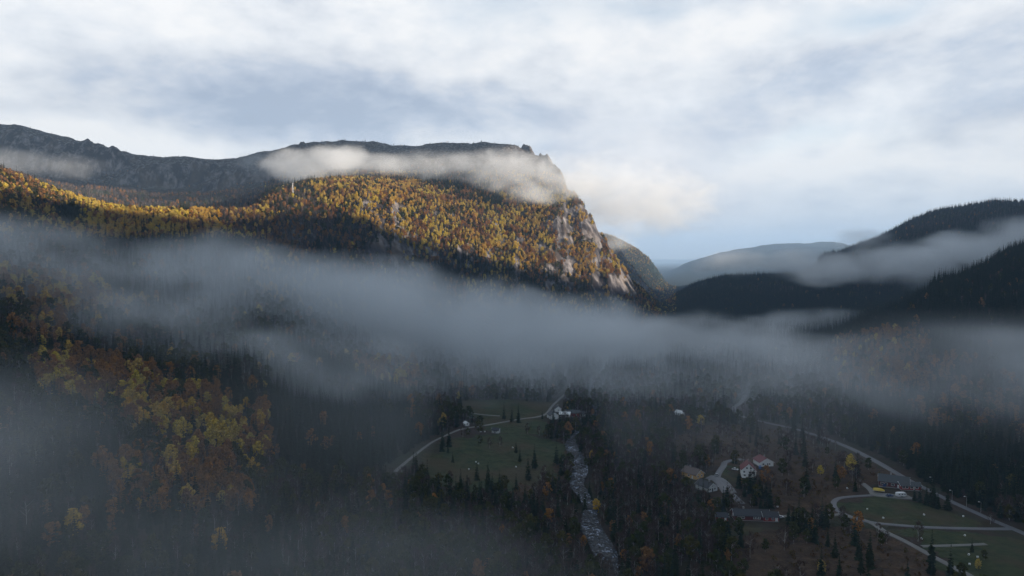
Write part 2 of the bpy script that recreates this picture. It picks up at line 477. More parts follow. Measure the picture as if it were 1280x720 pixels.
def build_terrain():
    th_f = np.linspace(R(-50), R(50), 1150 if 'lo' not in DBG else 500)
    th_b = np.linspace(R(50), R(310), 190)[1:-1]
    th = np.concatenate([th_f, th_b])
    lr = np.concatenate([np.linspace(math.log(45), math.log(230), 36)[:-1],
                         np.linspace(math.log(230), math.log(2300), 680 if 'lo' not in DBG else 240)[:-1],
                         np.linspace(math.log(2300), math.log(9000), 150)[:-1],
                         np.linspace(math.log(9000), math.log(54000), 26)])
    r = np.exp(lr)
    T, RR = np.meshgrid(th, r, indexing='ij')
    X = RR * np.sin(T); Y = RR * np.cos(T)
    Z = H(X, Y)
    nt_, nr = X.shape
    idx = np.arange(nt_ * nr).reshape(nt_, nr)
    a = idx; b = np.roll(idx, -1, axis=0)
    q = np.stack([a[:, :-1], a[:, 1:], b[:, 1:], b[:, :-1]], -1).reshape(-1, 4)
    # disc under the camera
    V = np.stack([X, Y, Z], -1).reshape(-1, 3)
    V = np.vstack([V, [[0, 0, float(Z[:, 0].mean())]]])
    me_, he_ = masks(V[:, 0], V[:, 1])
    # slope for materials, from the mesh itself
    mesh = mesh_np('ground', V, q, None, True, {'meadow': me_, 'heath': he_})
    obj = bpy.data.objects.new('ground', mesh); COL.objects.link(obj)
    tag(obj, kind='structure')
    return obj, th_f, lr, Z


ground, THF, LRF, ZG = build_terrain()


def Hm(x, y):
    """height of the terrain mesh itself"""
    x = np.asarray(x, float); y = np.asarray(y, float)
    th = np.arctan2(x, y); lr = np.log(np.hypot(x, y))
    i = np.clip(np.searchsorted(THF, th) - 1, 0, len(THF) - 2); j = np.clip(np.searchsorted(LRF, lr) - 1, 0, len(LRF) - 2)
    u = np.clip((th - THF[i]) / (THF[i + 1] - THF[i]), 0, 1); v = np.clip((lr - LRF[j]) / (LRF[j + 1] - LRF[j]), 0, 1)
    return ZG[i, j] * (1 - u) * (1 - v) + ZG[i + 1, j] * u * (1 - v) + ZG[i, j + 1] * (1 - u) * v + ZG[i + 1, j + 1] * u * v


def Hm1(x, y): return float(Hm(np.array([x]), np.array([y]))[0])


def ground_mat():
    m, nt = new_mat('forest floor, heath and rock'); N = NT(nt)
    geo = N.n('ShaderNodeNewGeometry')
    pos = geo.outputs['Position']
    sep = N.n('ShaderNodeSeparateXYZ'); nt.links.new(geo.outputs['Normal'], sep.inputs[0])
    sp = N.n('ShaderNodeSeparateXYZ'); nt.links.new(pos, sp.inputs[0])
    n1 = N.noise(pos, 0.02, 4, 0.6); n2 = N.noise(pos, 0.15, 4, 0.65); n3 = N.noise(pos, 0.9, 2, 0.7)
    # rock: greys with dark joints and pale faces, streaked downwards
    strv = N.vmath('MULTIPLY', pos, (1.0, 1.0, 0.35))
    st = N.noise(strv, 0.09, 5, 0.7)
    rock = N.mix(N.sm(st, 0.35, 0.68), (0.03, 0.028, 0.03), (0.26, 0.235, 0.23))
    cleft = N.noise(N.vmath('MULTIPLY', pos, (1.0, 1.0, 0.22)), 0.035, 3, 0.65)
    rock = N.mix(N.sm(cleft, 0.56, 0.42), rock, (0.028, 0.024, 0.026))
    rock = N.mix(N.math('MULTIPLY', N.sm(n1, 0.45, 0.7), 0.5), rock, (0.16, 0.12, 0.085))
    soil = N.mix(n2, (0.022, 0.017, 0.013), (0.075, 0.048, 0.034))
    soil = N.mix(N.sm(n1, 0.4, 0.7), soil, (0.035, 0.042, 0.018))
    heath = N.mix(N.sm(n2, 0.3, 0.7), (0.035, 0.02, 0.012), (0.085, 0.05, 0.028))
    heath = N.mix(N.math('MULTIPLY', N.sm(n3, 0.5, 0.7), 0.6), heath, (0.11, 0.085, 0.045))
    mead = N.mix(N.sm(n2, 0.3, 0.7), (0.024, 0.038, 0.013), (0.056, 0.063, 0.025))
    mead = N.mix(N.math('MULTIPLY', N.sm(n1, 0.44, 0.6), 0.8), mead, (0.07, 0.052, 0.028))
    # tops: moor with slabs
    top = N.mix(N.sm(n2, 0.48, 0.62), (0.04, 0.03, 0.026), (0.19, 0.18, 0.17))
    slope = N.math('ADD', sep.outputs['Z'], N.math('MULTIPLY', N.math('SUBTRACT', n2, 0.5), 0.35))
    fr = N.math('SUBTRACT', 1.0, N.sm(slope, 0.62, 0.84))
    hgt = N.sm(N.math('ADD', sp.outputs['Z'], N.math('MULTIPLY', N.math('SUBTRACT', n1, 0.5), 120.0)), 285, 360)
    c = N.mix(hgt, soil, top)
    c = N.mix(fr, c, rock)
    # distant wooded hills
    dist = N.vmath('LENGTH', pos, out=1)
    c = N.mix(N.sm(dist, 2000, 3000), c, N.mix(n1, (0.018, 0.028, 0.022), (0.035, 0.045, 0.035)))
    c = N.mix(N.attr('heath').outputs['Fac'], c, heath)
    c = N.mix(N.attr('meadow').outputs['Fac'], c, mead)
    bmp = N.n('ShaderNodeBump', ins={'Strength': 0.9, 'Distance': 2.5, 'Height': st})
    b = N.n('ShaderNodeBsdfPrincipled', ins={'Base Color': c, 'Roughness': 0.95, 'Normal': bmp.outputs[0]})
    b.inputs['Specular IOR Level'].default_value = 0.15
    N.out(b.outputs[0]); return m


ground.data.materials.append(ground_mat())

# ------------------------------------------------------------------ camera, render, world, sun
cam = bpy.data.cameras.new('camera'); co = bpy.data.objects.new('camera', cam); COL.objects.link(co)
cam.sensor_width = 36.0; cam.lens = 36.0 * F / 1280.0
cam.clip_start = 1.0; cam.clip_end = 200000
co.location = (0, 0, CAMZ); co.rotation_euler = (math.pi / 2 - PITCH, 0, 0)
scn.camera = co

scn.render.engine = 'CYCLES'
cy = scn.cycles
cy.use_denoising = True
cy.max_bounces = 8; cy.diffuse_bounces = 2; cy.glossy_bounces = 2; cy.transmission_bounces = 2
cy.volume_bounces = 6; cy.transparent_max_bounces = 8
cy.use_adaptive_sampling = True; cy.adaptive_threshold = 0.02
cy.sample_clamp_indirect = 4.0
cy.volume_step_rate = 4.0; cy.volume_max_steps = 256
cy.caustics_reflective = False; cy.caustics_refractive = False
vs = scn.view_settings
vs.view_transform = 'Standard'; vs.look = 'None'; vs.gamma = 1; vs.exposure = 1.2; vs.use_curve_mapping = False

sun = bpy.data.lights.new('sun', 'SUN'); sun.energy = 5.0; sun.angle = R(0.5); sun.color = (1.0, 0.87, 0.72)
so = bpy.data.objects.new('sun', sun); COL.objects.link(so)
so.rotation_euler = Vector((-SD[0], -SD[1], -SD[2])).to_track_quat('-Z', 'Y').to_euler()

# ------------------------------------------------------------------ sky: Nishita above, broken cloud over it
w = bpy.data.worlds.new('World'); scn.world = w; w.use_nodes = True
nt = w.node_tree; nt.nodes.clear(); N = NT(nt)
tc = N.n('ShaderNodeTexCoord'); dv = N.vmath('NORMALIZE', tc.outputs['Generated'])
sp = N.n('ShaderNodeSeparateXYZ'); nt.links.new(dv, sp.inputs[0])
AZ = N.math('ARCTAN2', sp.outputs['X'], sp.outputs['Y']); EL = N.math('ARCSINE', sp.outputs['Z'])
# the cloud deck seen as a plane overhead, so its billows flatten towards the horizon
den = N.math('ADD', N.math('MAXIMUM', sp.outputs['Z'], 0.0), 0.16)
cvx = N.n('ShaderNodeCombineXYZ', ins={0: N.math('DIVIDE', sp.outputs['X'], den), 1: N.math('DIVIDE', sp.outputs['Y'], den), 2: 3.0})
P = cvx.outputs[0]
wn = N.n('ShaderNodeTexNoise'); nt.links.new(P, wn.inputs['Vector']); wn.inputs['Scale'].default_value = 0.9; wn.inputs['Detail'].default_value = 2
PW = N.vmath('ADD', P, N.vmath('MULTIPLY', N.vmath('SUBTRACT', wn.outputs['Color'], (0.5, 0.5, 0.5)), (0.9, 0.9, 0.9)))
nb = N.noise(PW, 0.8, 4, 0.56)
dvw = N.vmath('ADD', N.vmath('MULTIPLY', dv, (1.0, 1.0, 2.1)), N.vmath('MULTIPLY', wn.outputs['Color'], (0.10, 0.10, 0.06)))
nf = N.noise(dvw, 7.0, 6, 0.62)
ng_ = N.noise(N.vmath('ADD', dvw, (4.0, 2.0, 1.0)), 17.0, 4, 0.6)
# angular position of the large banks, warped by the same noise
jit = N.n('ShaderNodeTexNoise'); nt.links.new(dv, jit.inputs['Vector']); jit.inputs['Scale'].default_value = 5.0; jit.inputs['Detail'].default_value = 3; jit.inputs['Roughness'].default_value = 0.6
js = N.n('ShaderNodeSeparateColor'); nt.links.new(jit.outputs['Color'], js.inputs[0])
AZw = N.math('ADD', AZ, N.math('MULTIPLY', N.math('SUBTRACT', js.outputs[0], 0.5), 0.30))
ELw = N.math('ADD', EL, N.math('MULTIPLY', N.math('SUBTRACT', js.outputs[1], 0.5), 0.13))


UV = N.n('ShaderNodeCombineXYZ', ins={0: AZw, 1: ELw, 2: 0.0}).outputs[0]


def bank(px, py, rx, ry, amp, ti=0, acc=0.0):
    x, y, z = ray(px, py); n_ = math.sqrt(x * x + y * y + z * z)
    a = math.atan2(x, y); e_ = math.asin(z / n_)
    q = nt.nodes.new('ShaderNodeVectorMath'); q.operation = 'MULTIPLY_ADD'
    nt.links.new(UV, q.inputs[0]); q.inputs[1].default_value = (F / rx, F / ry, 0); q.inputs[2].default_value = (-a * F / rx, -e_ * F / ry, 0)
    d = N.vmath('DOT_PRODUCT', q.outputs[0], q.outputs[0], out=1)
    return N.math('MULTIPLY_ADD', N.math('POWER', 0.36788, d), amp, acc)


def bsum(L, acc=0.0):
    for b_ in L: acc = bank(*b_, acc=acc)
    return acc


SKY_BANKS = [  # image x, y, half sizes, brightness, tilt: bright openings (+) and heavy banks (-)
    (40, 30, 160, 60, 0.20, 0), (10, 100, 60, 70, 0.22, 0), (200, 178, 230, 28, 0.42, -0.06), (420, 15, 260, 35, 0.22, 0),
    (620, 60, 120, 45, 0.22, 0.4), (560, 95, 60, 18, 0.18, 0), (720, 70, 110, 70, 0.22, 0.5), (900, 40, 160, 50, 0.2, 0.2), (1060, 35, 90, 22, 0.2, 0.5),
    (960, 215, 110, 30, 0.34, 0.1), (1180, 195, 160, 26, 0.26, 0.05), (1240, 20, 80, 40, 0.16, 0), (1100, 250, 200, 30, 0.15, 0),
    (820, 235, 90, 60, 0.10, 0),
    (230, 105, 190, 48, -0.34, -0.1), (430, 150, 230, 32, -0.26, 0), (560, 150, 160, 40, -0.14, 0), (1100, 85, 120, 42, -0.2, 0.5), (880, 130, 150, 50, -0.08, 0.3),
    (960, 250, 70, 14, -0.18, 0), (900, 295, 160, 22, -0.14, 0), (760, 150, 120, 40, -0.06, 0), (1010, 135, 70, 50, -0.12, 0.8),
]
bb = bsum(SKY_BANKS, 0.56)
v = N.math('ADD', bb, N.math('MULTIPLY', N.math('SUBTRACT', nb, 0.5), 0.6))
v = N.math('ADD', v, N.math('MULTIPLY', N.math('SUBTRACT', nf, 0.5), 1.35))
v = N.math('ADD', v, N.math('MULTIPLY', N.math('SUBTRACT', ng_, 0.5), 0.45))
cr = N.n('ShaderNodeValToRGB'); nt.links.new(v, cr.inputs[0])
els = cr.color_ramp.elements
els[0].position = 0.12; els[0].color = (0.39, 0.455, 0.565, 1)
els[1].position = 0.95; els[1].color = (0.90, 0.895, 0.89, 1)
for p_, c_ in ((0.34, (0.51, 0.565, 0.66, 1)), (0.55, (0.665, 0.695, 0.745, 1)), (0.74, (0.78, 0.80, 0.83, 1))):
    e_ = els.new(p_); e_.color = c_
ccol = cr.outputs[0]
warm = bank(815, 240, 110, 80, 0.75)
ccol = N.mix(warm, ccol, (0.84, 0.79, 0.77))
hbn = N.n('ShaderNodeMapRange'); nt.links.new(EL, hbn.inputs[0]); hbn.inputs[1].default_value = 0.07; hbn.inputs[2].default_value = -0.01; hbn.inputs[3].default_value = 0; hbn.inputs[4].default_value = 0.85
ccol = N.mix(hbn.outputs[0], ccol, (0.64, 0.65, 0.67))
# out-of-view sky overhead and behind darkened to dim the light on the valley
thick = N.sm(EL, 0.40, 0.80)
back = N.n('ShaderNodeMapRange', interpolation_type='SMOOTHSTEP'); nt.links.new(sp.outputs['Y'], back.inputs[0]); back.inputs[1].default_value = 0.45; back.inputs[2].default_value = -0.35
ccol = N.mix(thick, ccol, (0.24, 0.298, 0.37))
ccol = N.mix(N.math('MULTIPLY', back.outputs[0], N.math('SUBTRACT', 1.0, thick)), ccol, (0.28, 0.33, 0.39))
sky = N.n('ShaderNodeTexSky', sky_type='NISHITA', sun_disc=False, sun_elevation=SUN_EL, sun_rotation=SUN_AZ, altitude=150.0)
bg1 = N.n('ShaderNodeBackground', ins={'Color': sky.outputs[0], 'Strength': 0.12})
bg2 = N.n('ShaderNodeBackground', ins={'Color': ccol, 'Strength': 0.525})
gap = bsum([(1075, 28, 70, 16, 0.5, 0.55), (800, 12, 90, 16, 0.35, 0.2), (620, 20, 90, 26, 0.3, 0), (1010, 178, 60, 14, 0.2, 0)])
cov = N.math('SUBTRACT', 0.97, gap, clamp=True)
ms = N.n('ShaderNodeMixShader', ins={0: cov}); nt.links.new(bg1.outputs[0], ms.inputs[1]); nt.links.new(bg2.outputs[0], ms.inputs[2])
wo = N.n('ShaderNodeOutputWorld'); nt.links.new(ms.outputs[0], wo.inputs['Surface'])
w.cycles.sampling_method = 'NONE'

# ------------------------------------------------------------------ roads, river
def road_mat(name, c0, c1):
    m, nt_ = new_mat(name); N_ = NT(nt_)
    g = N_.n('ShaderNodeNewGeometry').outputs['Position']
    a = N_.noise(g, 0.25, 4, 0.6); b = N_.noise(g, 3.0, 2, 0.6)
    c = N_.mix(N_.math('ADD', N_.math('MULTIPLY', a, 0.7), N_.math('MULTIPLY', b, 0.3)), c0, c1)
    p = N_.n('ShaderNodeBsdfPrincipled', ins={'Base Color': c, 'Roughness': 0.55})
    N_.out(p.outputs[0]); return m


M_ROAD = road_mat('damp worn asphalt', (0.07, 0.07, 0.078), (0.13, 0.13, 0.14))
M_GRAVEL = road_mat('pale gravel', (0.08, 0.077, 0.07), (0.17, 0.162, 0.148))


def ribbon(name, P2, width, mat, lift=0.16, kind='structure', taper=None):
    P = densify(P2, 3.0)
    z = Hm(P[:, 0], P[:, 1])
    k_ = np.ones(7) / 7; z = np.convolve(np.pad(z, 3, mode='edge'), k_, 'valid')
    T = np.gradient(P, axis=0); T /= np.linalg.norm(T, axis=1)[:, None] + 1e-9
    Nn = np.stack([-T[:, 1], T[:, 0]], 1)
    wv_ = np.full(len(P), width) if taper is None else taper(len(P))
    rows = []
    for o_ in (-0.5, -0.25, 0, 0.25, 0.5):
        Q = P + Nn * (wv_ * o_)[:, None]
        zz = np.maximum(Hm(Q[:, 0], Q[:, 1]), z - 0.1) + lift + (0.04 if abs(o_) < 0.4 else 0.0)
        rows.append(np.column_stack([Q, zz]))
    # little banks down into the verge
    for sgn, o_ in ((0, -0.5), (5, 0.5)):
        Q = P + Nn * ((wv_ + 1.6) * o_)[:, None]
        rows.insert(0, np.column_stack([Q, Hm(Q[:, 0], Q[:, 1]) - 0.4])) if sgn == 0 else rows.append(np.column_stack([Q, Hm(Q[:, 0], Q[:, 1]) - 0.4]))
    V = np.stack(rows, 1); n, m_, _ = V.shape
    idx = np.arange(n * m_).reshape(n, m_)
    q = np.stack([idx[:-1, :-1], idx[:-1, 1:], idx[1:, 1:], idx[1:, :-1]], -1).reshape(-1, 4)
    me = mesh_np(name, V.reshape(-1, 3), q, mat, True)
    ob = bpy.data.objects.new(name, me); COL.objects.link(ob); tag(ob, kind=kind)
    return ob, P


def W(L): return np.array([gp(a, b)[:2] for a, b in L])


ROADS = []
for nm, L, wd, mt_ in (
    ('road', [(1330, 690), (1280, 667), (1240, 650), (1200, 632), (1165, 615), (1130, 597), (1090, 574), (1050, 555), (1000, 538), (960, 529), (935, 523), (922, 517), (917, 510), (926, 503), (932, 494)], 4.2, M_ROAD),
    ('road', [(1262, 661), (1225, 661), (1180, 660), (1140, 658), (1105, 655), (1075, 650), (1052, 641), (1042, 632), (1046, 624), (1062, 621), (1092, 619), (1105, 617)], 2.9, M_ROAD),
    ('road', [(1058, 645), (1088, 653), (1105, 664), (1120, 671), (1138, 680), (1165, 695), (1190, 708), (1216, 722), (1250, 745)], 3.0, M_GRAVEL),
    ('road', [(1092, 619), (1088, 612), (1078, 604)], 3.2, M_GRAVEL),
    ('road', [(928, 630), (915, 618), (905, 610), (897, 600), (898, 592), (904, 583), (908, 577), (930, 574)], 4.0, M_ROAD),
    ('road', [(975, 645), (1000, 646), (1030, 645), (1056, 642)], 2.6, M_GRAVEL),
    ('road', [(494, 590), (500, 584), (518, 569), (538, 554), (556, 545), (575, 537), (598, 533), (622, 529), (650, 524), (672, 521), (683, 517), (690, 508), (700, 498), (710, 489), (711, 480), (706, 470), (708, 462)], 2.3, M_GRAVEL),
    ('path', [(561, 511), (580, 515), (610, 519), (625, 520)], 2.4, M_GRAVEL),
    ('path', [(838, 526), (860, 522), (888, 520), (918, 521)], 3.0, M_GRAVEL),
    ('path', [(1152, 683), (1185, 682), (1215, 681), (1232, 680)], 2.4, M_GRAVEL),
):
    ob, P = ribbon(nm, W(L), wd, mt_); ROADS.append((P, wd))
# yard surface by the houses
yard_m = M_ROAD
yd, _ = ribbon('yard', W([(885, 596), (897, 599), (905, 606), (912, 616)]), 9.0, yard_m, 0.12)
ROADS.append((_, 9.0))
yd, _ = ribbon('yard', W([(1090, 617), (1105, 619), (1125, 621), (1138, 621)]), 8.0, M_GRAVEL, 0.10)
ROADS.append((_, 8.0))


def water_mat():
    m, nt_ = new_mat('river water'); N_ = NT(nt_)
    g = N_.n('ShaderNodeNewGeometry').outputs['Position']
    a = N_.noise(g, 0.22, 4, 0.7); b = N_.noise(N_.vmath('MULTIPLY', g, (1.0, 0.5, 1.0)), 0.9, 3, 0.7)
    foam = N_.sm(N_.math('ADD', N_.math('MULTIPLY', a, 0.45), N_.math('MULTIPLY', b, 0.55)), 0.50, 0.60)
    c = N_.mix(foam, (0.012, 0.016, 0.02), (0.30, 0.34, 0.42))
    bm = N_.n('ShaderNodeBump', ins={'Strength': 0.35, 'Distance': 0.4, 'Height': b})
    rr = N_.math('MULTIPLY_ADD', foam, 0.3, 0.38)
    p = N_.n('ShaderNodeBsdfPrincipled', ins={'Base Color': c, 'Roughness': rr, 'Normal': bm.outputs[0]})
    p.inputs['IOR'].default_value = 1.33; p.inputs['Specular IOR Level'].default_value = 0.12
    N_.out(p.outputs[0]); return m


rv = RIVER_D
T = np.gradient(rv, axis=0); T /= np.linalg.norm(T, axis=1)[:, None]; Nn = np.stack([-T[:, 1], T[:, 0]], 1)
hwr = rhw(rv[:, 1])[:, None] + 1.5
rows = [np.column_stack([rv + Nn * o_ * hwr, np.full(len(rv), -1.3)]) for o_ in (-1, -.5, 0, .5, 1)]
Vr = np.stack(rows, 1); n, m_, _x = Vr.shape; idx = np.arange(n * m_).reshape(n, m_)
ob = bpy.data.objects.new('river', mesh_np('river', Vr.reshape(-1, 3), np.stack([idx[:-1, :-1], idx[:-1, 1:], idx[1:, 1:], idx[1:, :-1]], -1).reshape(-1, 4), water_mat(), True)); COL.objects.link(ob); tag(ob, kind='structure')


# boulders in and beside the river, too many to count
def rock_mesh(seed, sub=2):
    import bmesh
    bm = bmesh.new(); bmesh.ops.create_icosphere(bm, subdivisions=sub, radius=1.0)
    rr = random.Random(seed); off = [rr.uniform(-1, 1) for _ in range(12)]
    for v_ in bm.verts:
        d = v_.co.normalized()
        s_ = 1 + 0.22 * math.sin(3 * d.x + off[0] * 5) * math.cos(2.6 * d.y + off[1] * 5) + 0.16 * math.sin(5 * d.z + off[2] * 5 + 3 * d.x)
        v_.co = Vector((d.x * s_ * (1 + 0.25 * off[3]), d.y * s_ * (1 + 0.25 * off[4]), d.z * s_ * 0.62))
    me = bpy.data.meshes.new('boulder'); bm.to_mesh(me); bm.free(); return me


M_ROCK = simple_mat('river stone', (0.04, 0.038, 0.038), 0.7, 0.5, 1.5)


def merge_copies(name, bases, xf, mat):
    Vs, Fs, b = [], [], 0
    base = []
    for me in bases:
        v_ = np.empty(len(me.vertices) * 3, np.float32); me.vertices.foreach_get('co', v_)
        f_ = np.array([tuple(p.vertices) for p in me.polygons]); base.append((v_.reshape(-1, 3), f_))
    for x, y, z, s_, rz, k_ in xf:
        v_, f_ = base[k_ % len(base)]
        c_, n_ = math.cos(rz), math.sin(rz)
        Vs.append(np.column_stack([(v_[:, 0] * c_ - v_[:, 1] * n_) * s_ + x, (v_[:, 0] * n_ + v_[:, 1] * c_) * s_ + y, v_[:, 2] * s_ + z])); Fs.append(f_ + b); b += len(v_)
    return mesh_np(name, np.vstack(Vs), np.vstack(Fs), mat, True)


RB = [rock_mesh(i) for i in range(4)]
xf = []
for i in range(2400):
    t = random.random(); j = int(t ** 1.3 * (len(rv) - 2)); u = random.uniform(-1, 1); off_ = (float(rhw(rv[j, 1])) + 1.2) * u
    s_ = random.uniform(0.2, 1.0) ** 2 * 1.3 + 0.25
    p = rv[j] + Nn[j] * off_ + T[j] * random.uniform(-3, 3)
    z = max(Hs(p[0], p[1]), -1.7)
    
    xf.append((p[0], p[1], z + s_ * 0.15, s_, random.uniform(0, 6.3), i))
ob = bpy.data.objects.new('river_boulders', merge_copies('river_boulders', RB, xf, M_ROCK)); COL.objects.link(ob)
tag(ob, 'grey boulders strewn along the bed and banks of the river', 'boulders', kind='stuff')
del RB

# ------------------------------------------------------------------ houses
M_WHITE = simple_mat('white painted boards', (0.80, 0.80, 0.78), 0.6, 0.05, 3)
M_CREAM = simple_mat('pale grey boards', (0.62, 0.63, 0.62), 0.6, 0.06, 3)
M_OCHRE = simple_mat('ochre boards', (0.62, 0.38, 0.15), 0.6, 0.08, 3)
M_RED = simple_mat('barn red boards', (0.28, 0.035, 0.03), 0.65, 0.15, 3)
M_DRED = simple_mat('dark red brown boards', (0.12, 0.03, 0.028), 0.65, 0.15, 3)
M_RTILE = simple_mat('red roof tiles', (0.14, 0.024, 0.028), 0.6, 0.2, 4)
M_DTILE = simple_mat('dark slate roof', (0.028, 0.028, 0.033), 0.6, 0.2, 4)
M_GTILE = simple_mat('grey roof sheets', (0.05, 0.053, 0.055), 0.6, 0.2, 4)
M_BTILE = simple_mat('brown roof tiles', (0.12, 0.085, 0.07), 0.6, 0.2, 4)
M_STONE = simple_mat('concrete', (0.3, 0.29, 0.28), 0.8, 0.2, 2)
M_GLASS, _nt = new_mat('window glass'); _N = NT(_nt)
_N.out(_N.n('ShaderNodeBsdfPrincipled', ins={'Base Color': (0.02, 0.025, 0.03, 1), 'Roughness': 0.15}).outputs[0])
M_DARK = simple_mat('black rubber', (0.02, 0.02, 0.02), 0.8, 0.1, 3)


def face_M(face, w_, l_):
    if face == 'f': return Matrix.Translation((0, -l_ / 2, 0))
    if face == 'b': return Matrix.Translation((0, l_ / 2, 0)) @ Matrix.Rotation(math.pi, 4, 'Z')
    if face == 'r': return Matrix.Translation((w_ / 2, 0, 0)) @ Matrix.Rotation(math.pi / 2, 4, 'Z')
    return Matrix.Translation((-w_ / 2, 0, 0)) @ Matrix.Rotation(-math.pi / 2, 4, 'Z')


def house(label, cat, px, py, rz, w_, l_, hw, hr, wall, roof, wins, doors=(), chim=(0.5, 0.1), eave=0.5, name='house', pos=None, roof_label=None, porch=None, group=None, trim=None):
    """ridge along local y; the front gable faces local -y"""
    p = gp(px, py) if pos is None else np.array(pos)
    z0 = Hm1(p[0], p[1])
    root = empty(name, (p[0], p[1], z0), rz); tag(root, label, cat, group)
    b = MB(); b.box((0, 0, -0.55), (w_ + 0.1, l_ + 0.1, 1.9)); b.build('foundation', M_STONE, root)
    b = MB(); b.prism([(-w_ / 2, 0.4), (w_ / 2, 0.4), (w_ / 2, 0.4 + hw), (0, 0.4 + hw + hr), (-w_ / 2, 0.4 + hw)], 'y', -l_ / 2, l_ / 2); b.build('wall', wall, root)
    sl_ = hr / (w_ / 2); t_ = 0.18; ex = eave
    prof = [(-w_ / 2 - ex, 0.42 + hw - ex * sl_), (0, 0.42 + hw + hr), (w_ / 2 + ex, 0.42 + hw - ex * sl_), (w_ / 2 + ex, 0.42 + hw - ex * sl_ + t_), (0, 0.42 + hw + hr + t_ * 1.3), (-w_ / 2 - ex, 0.42 + hw - ex * sl_ + t_)]
    b = MB(); L_ = l_ / 2 + ex
    V = [(u, -L_, z) for u, z in prof] + [(u, L_, z) for u, z in prof]
    b.add(V, [(0, 1, 4, 5), (1, 2, 3, 4), (6, 11, 10, 7), (7, 10, 9, 8), (0, 5, 11, 6), (5, 4, 10, 11), (4, 3, 9, 10), (3, 2, 8, 9), (0, 6, 7, 1), (1, 7, 8, 2)])
    rf = b.build('roof', roof, root)
    if roof_label: rf['label'] = roof_label
    for s_ in (-1, 1):          # barge boards along the gables
        for e_ in (-1, 1):
            b = MB()
            x1 = e_ * (w_ / 2 + ex); z1 = 0.42 + hw - ex * sl_; z2 = 0.42 + hw + hr
            y0 = s_ * (L_ + 0.03)
            b.add([(x1, y0, z1 - 0.12), (0, y0, z2 - 0.12), (0, y0, z2 + t_), (x1, y0, z1 + t_), (x1, y0 + 0.06 * s_, z1 - 0.12), (0, y0 + 0.06 * s_, z2 - 0.12), (0, y0 + 0.06 * s_, z2 + t_), (x1, y0 + 0.06 * s_, z1 + t_)],
                  [(0, 1, 2, 3), (7, 6, 5, 4), (0, 4, 5, 1), (3, 2, 6, 7), (0, 3, 7, 4)])
            b.build('bargeboard', trim or M_WHITE, root)
    if chim:
        b = MB(); cz = 0.42 + hw + hr; b.box((0.25, chim[1] * l_, cz + 0.35), (0.8, 0.8, 1.7)); b.box((0.25, chim[1] * l_, cz + 1.24), (1.0, 1.0, 0.1)); b.build('chimney', M_STONE, rf)
    for face, u, z, ww, wh in wins:
        M = face_M(face, w_, l_)
        b = MB()
        for c, d in (((u, -0.05, z + wh / 2 + 0.06), (ww + 0.28, 0.1, 0.14)), ((u, -0.05, z - wh / 2 - 0.06), (ww + 0.28, 0.1, 0.14)), ((u - ww / 2 - 0.07, -0.05, z), (0.14, 0.1, wh)), ((u + ww / 2 + 0.07, -0.05, z), (0.14, 0.1, wh)), ((u, -0.04, z), (0.07, 0.06, wh))):
            b.box(c, d, M)
        fr = b.build('window', M_WHITE, root)
        b = MB(); b.box((u, -0.015, z), (ww, 0.03, wh), M); b.build('pane', M_GLASS, fr)
    for face, u, ww, wh, mm in doors:
        M = face_M(face, w_, l_)
        b = MB(); b.box((u, -0.04, 0.4 + wh / 2), (ww, 0.08, wh), M); dr = b.build('door', mm, root)
        b = MB(); b.box((u + ww * 0.38, -0.11, 1.45), (0.08, 0.06, 0.2), M); b.build('handle', M_DARK, dr)
    if porch:
        u, pw, pd, ph = porch
        b = MB()
        b.box((u, -l_ / 2 - pd / 2, 0.4 + ph), (pw, pd, 0.16)); b.box((u, -l_ / 2 - pd / 2, 0.3), (pw, pd, 0.2))
        for s_ in (-1, 1): b.box((u + s_ * (pw / 2 - 0.12), -l_ / 2 - pd + 0.12, 0.4 + ph / 2), (0.14, 0.14, ph - 0.16))
        b.build('porch', trim or M_WHITE, root)
    return root, (p[0], p[1], z0)


SPOTS = []      # (phrase, x, y, clear radius)


def spot(ph, p, r_): SPOTS.append((ph, p[0], p[1], r_))


r_, p = house('white gabled timber house with a red tiled roof and rows of dark windows', 'house', 935, 594, R(-14), 9.6, 11, 4.6, 4.4, M_WHITE, M_RTILE,
              [('f', -1.3, 6.6, 1.1, 1.1), ('f', 1.3, 6.6, 1.1, 1.1), ('f', -3.0, 3.9, 1.1, 1.3), ('f', 0.6, 3.7, 1.2, 1.3), ('f', 2.9, 3.7, 1.9, 1.3), ('f', -2.6, 1.5, 1.2, 1.1), ('r', -2.5, 3.6, 1.2, 1.3), ('r', 2.0, 3.6, 1.2, 1.3), ('l', 1.5, 3.6, 1.2, 1.3)],
              [('f', 0.2, 1.0, 2.1, M_DARK)], (0.5, 0.22), porch=(-3.3, 2.6, 1.8, 2.7))
spot('the white gabled house with the bright red roof', p, 14)
r_, p = house('low white timber house with dull red roof behind the larger white house', 'house', 954, 581, R(8), 10.5, 10, 3.0, 2.8, M_WHITE, M_RTILE,
              [('f', 0.7, 2.0, 1.1, 1.2), ('f', 2.2, 2.0, 1.1, 1.2), ('f', -2.6, 2.0, 1.3, 1.2), ('r', 0, 2.0, 1.3, 1.2)], [('f', -0.8, 1.0, 2.1, M_WHITE)], (0.5, -0.1))
spot('the low white house with the dull red roof', p, 13)
r_, p = house('ochre timber house with a brown roof at the left end of the yard', 'house', 866, 596, R(38), 9.0, 12, 3.0, 3.0, M_OCHRE, M_BTILE,
              [('f', -2.2, 2.0, 1.3, 1.2), ('f', 1.8, 2.0, 1.3, 1.2), ('f', 0, 4.3, 1.0, 0.9), ('r', -3, 2.0, 1.3, 1.2), ('r', 2, 2.0, 1.3, 1.2), ('l', 0, 2.0, 1.3, 1.2)], [('l', 3, 1.0, 2.1, M_WHITE)], (0.5, 0.2))
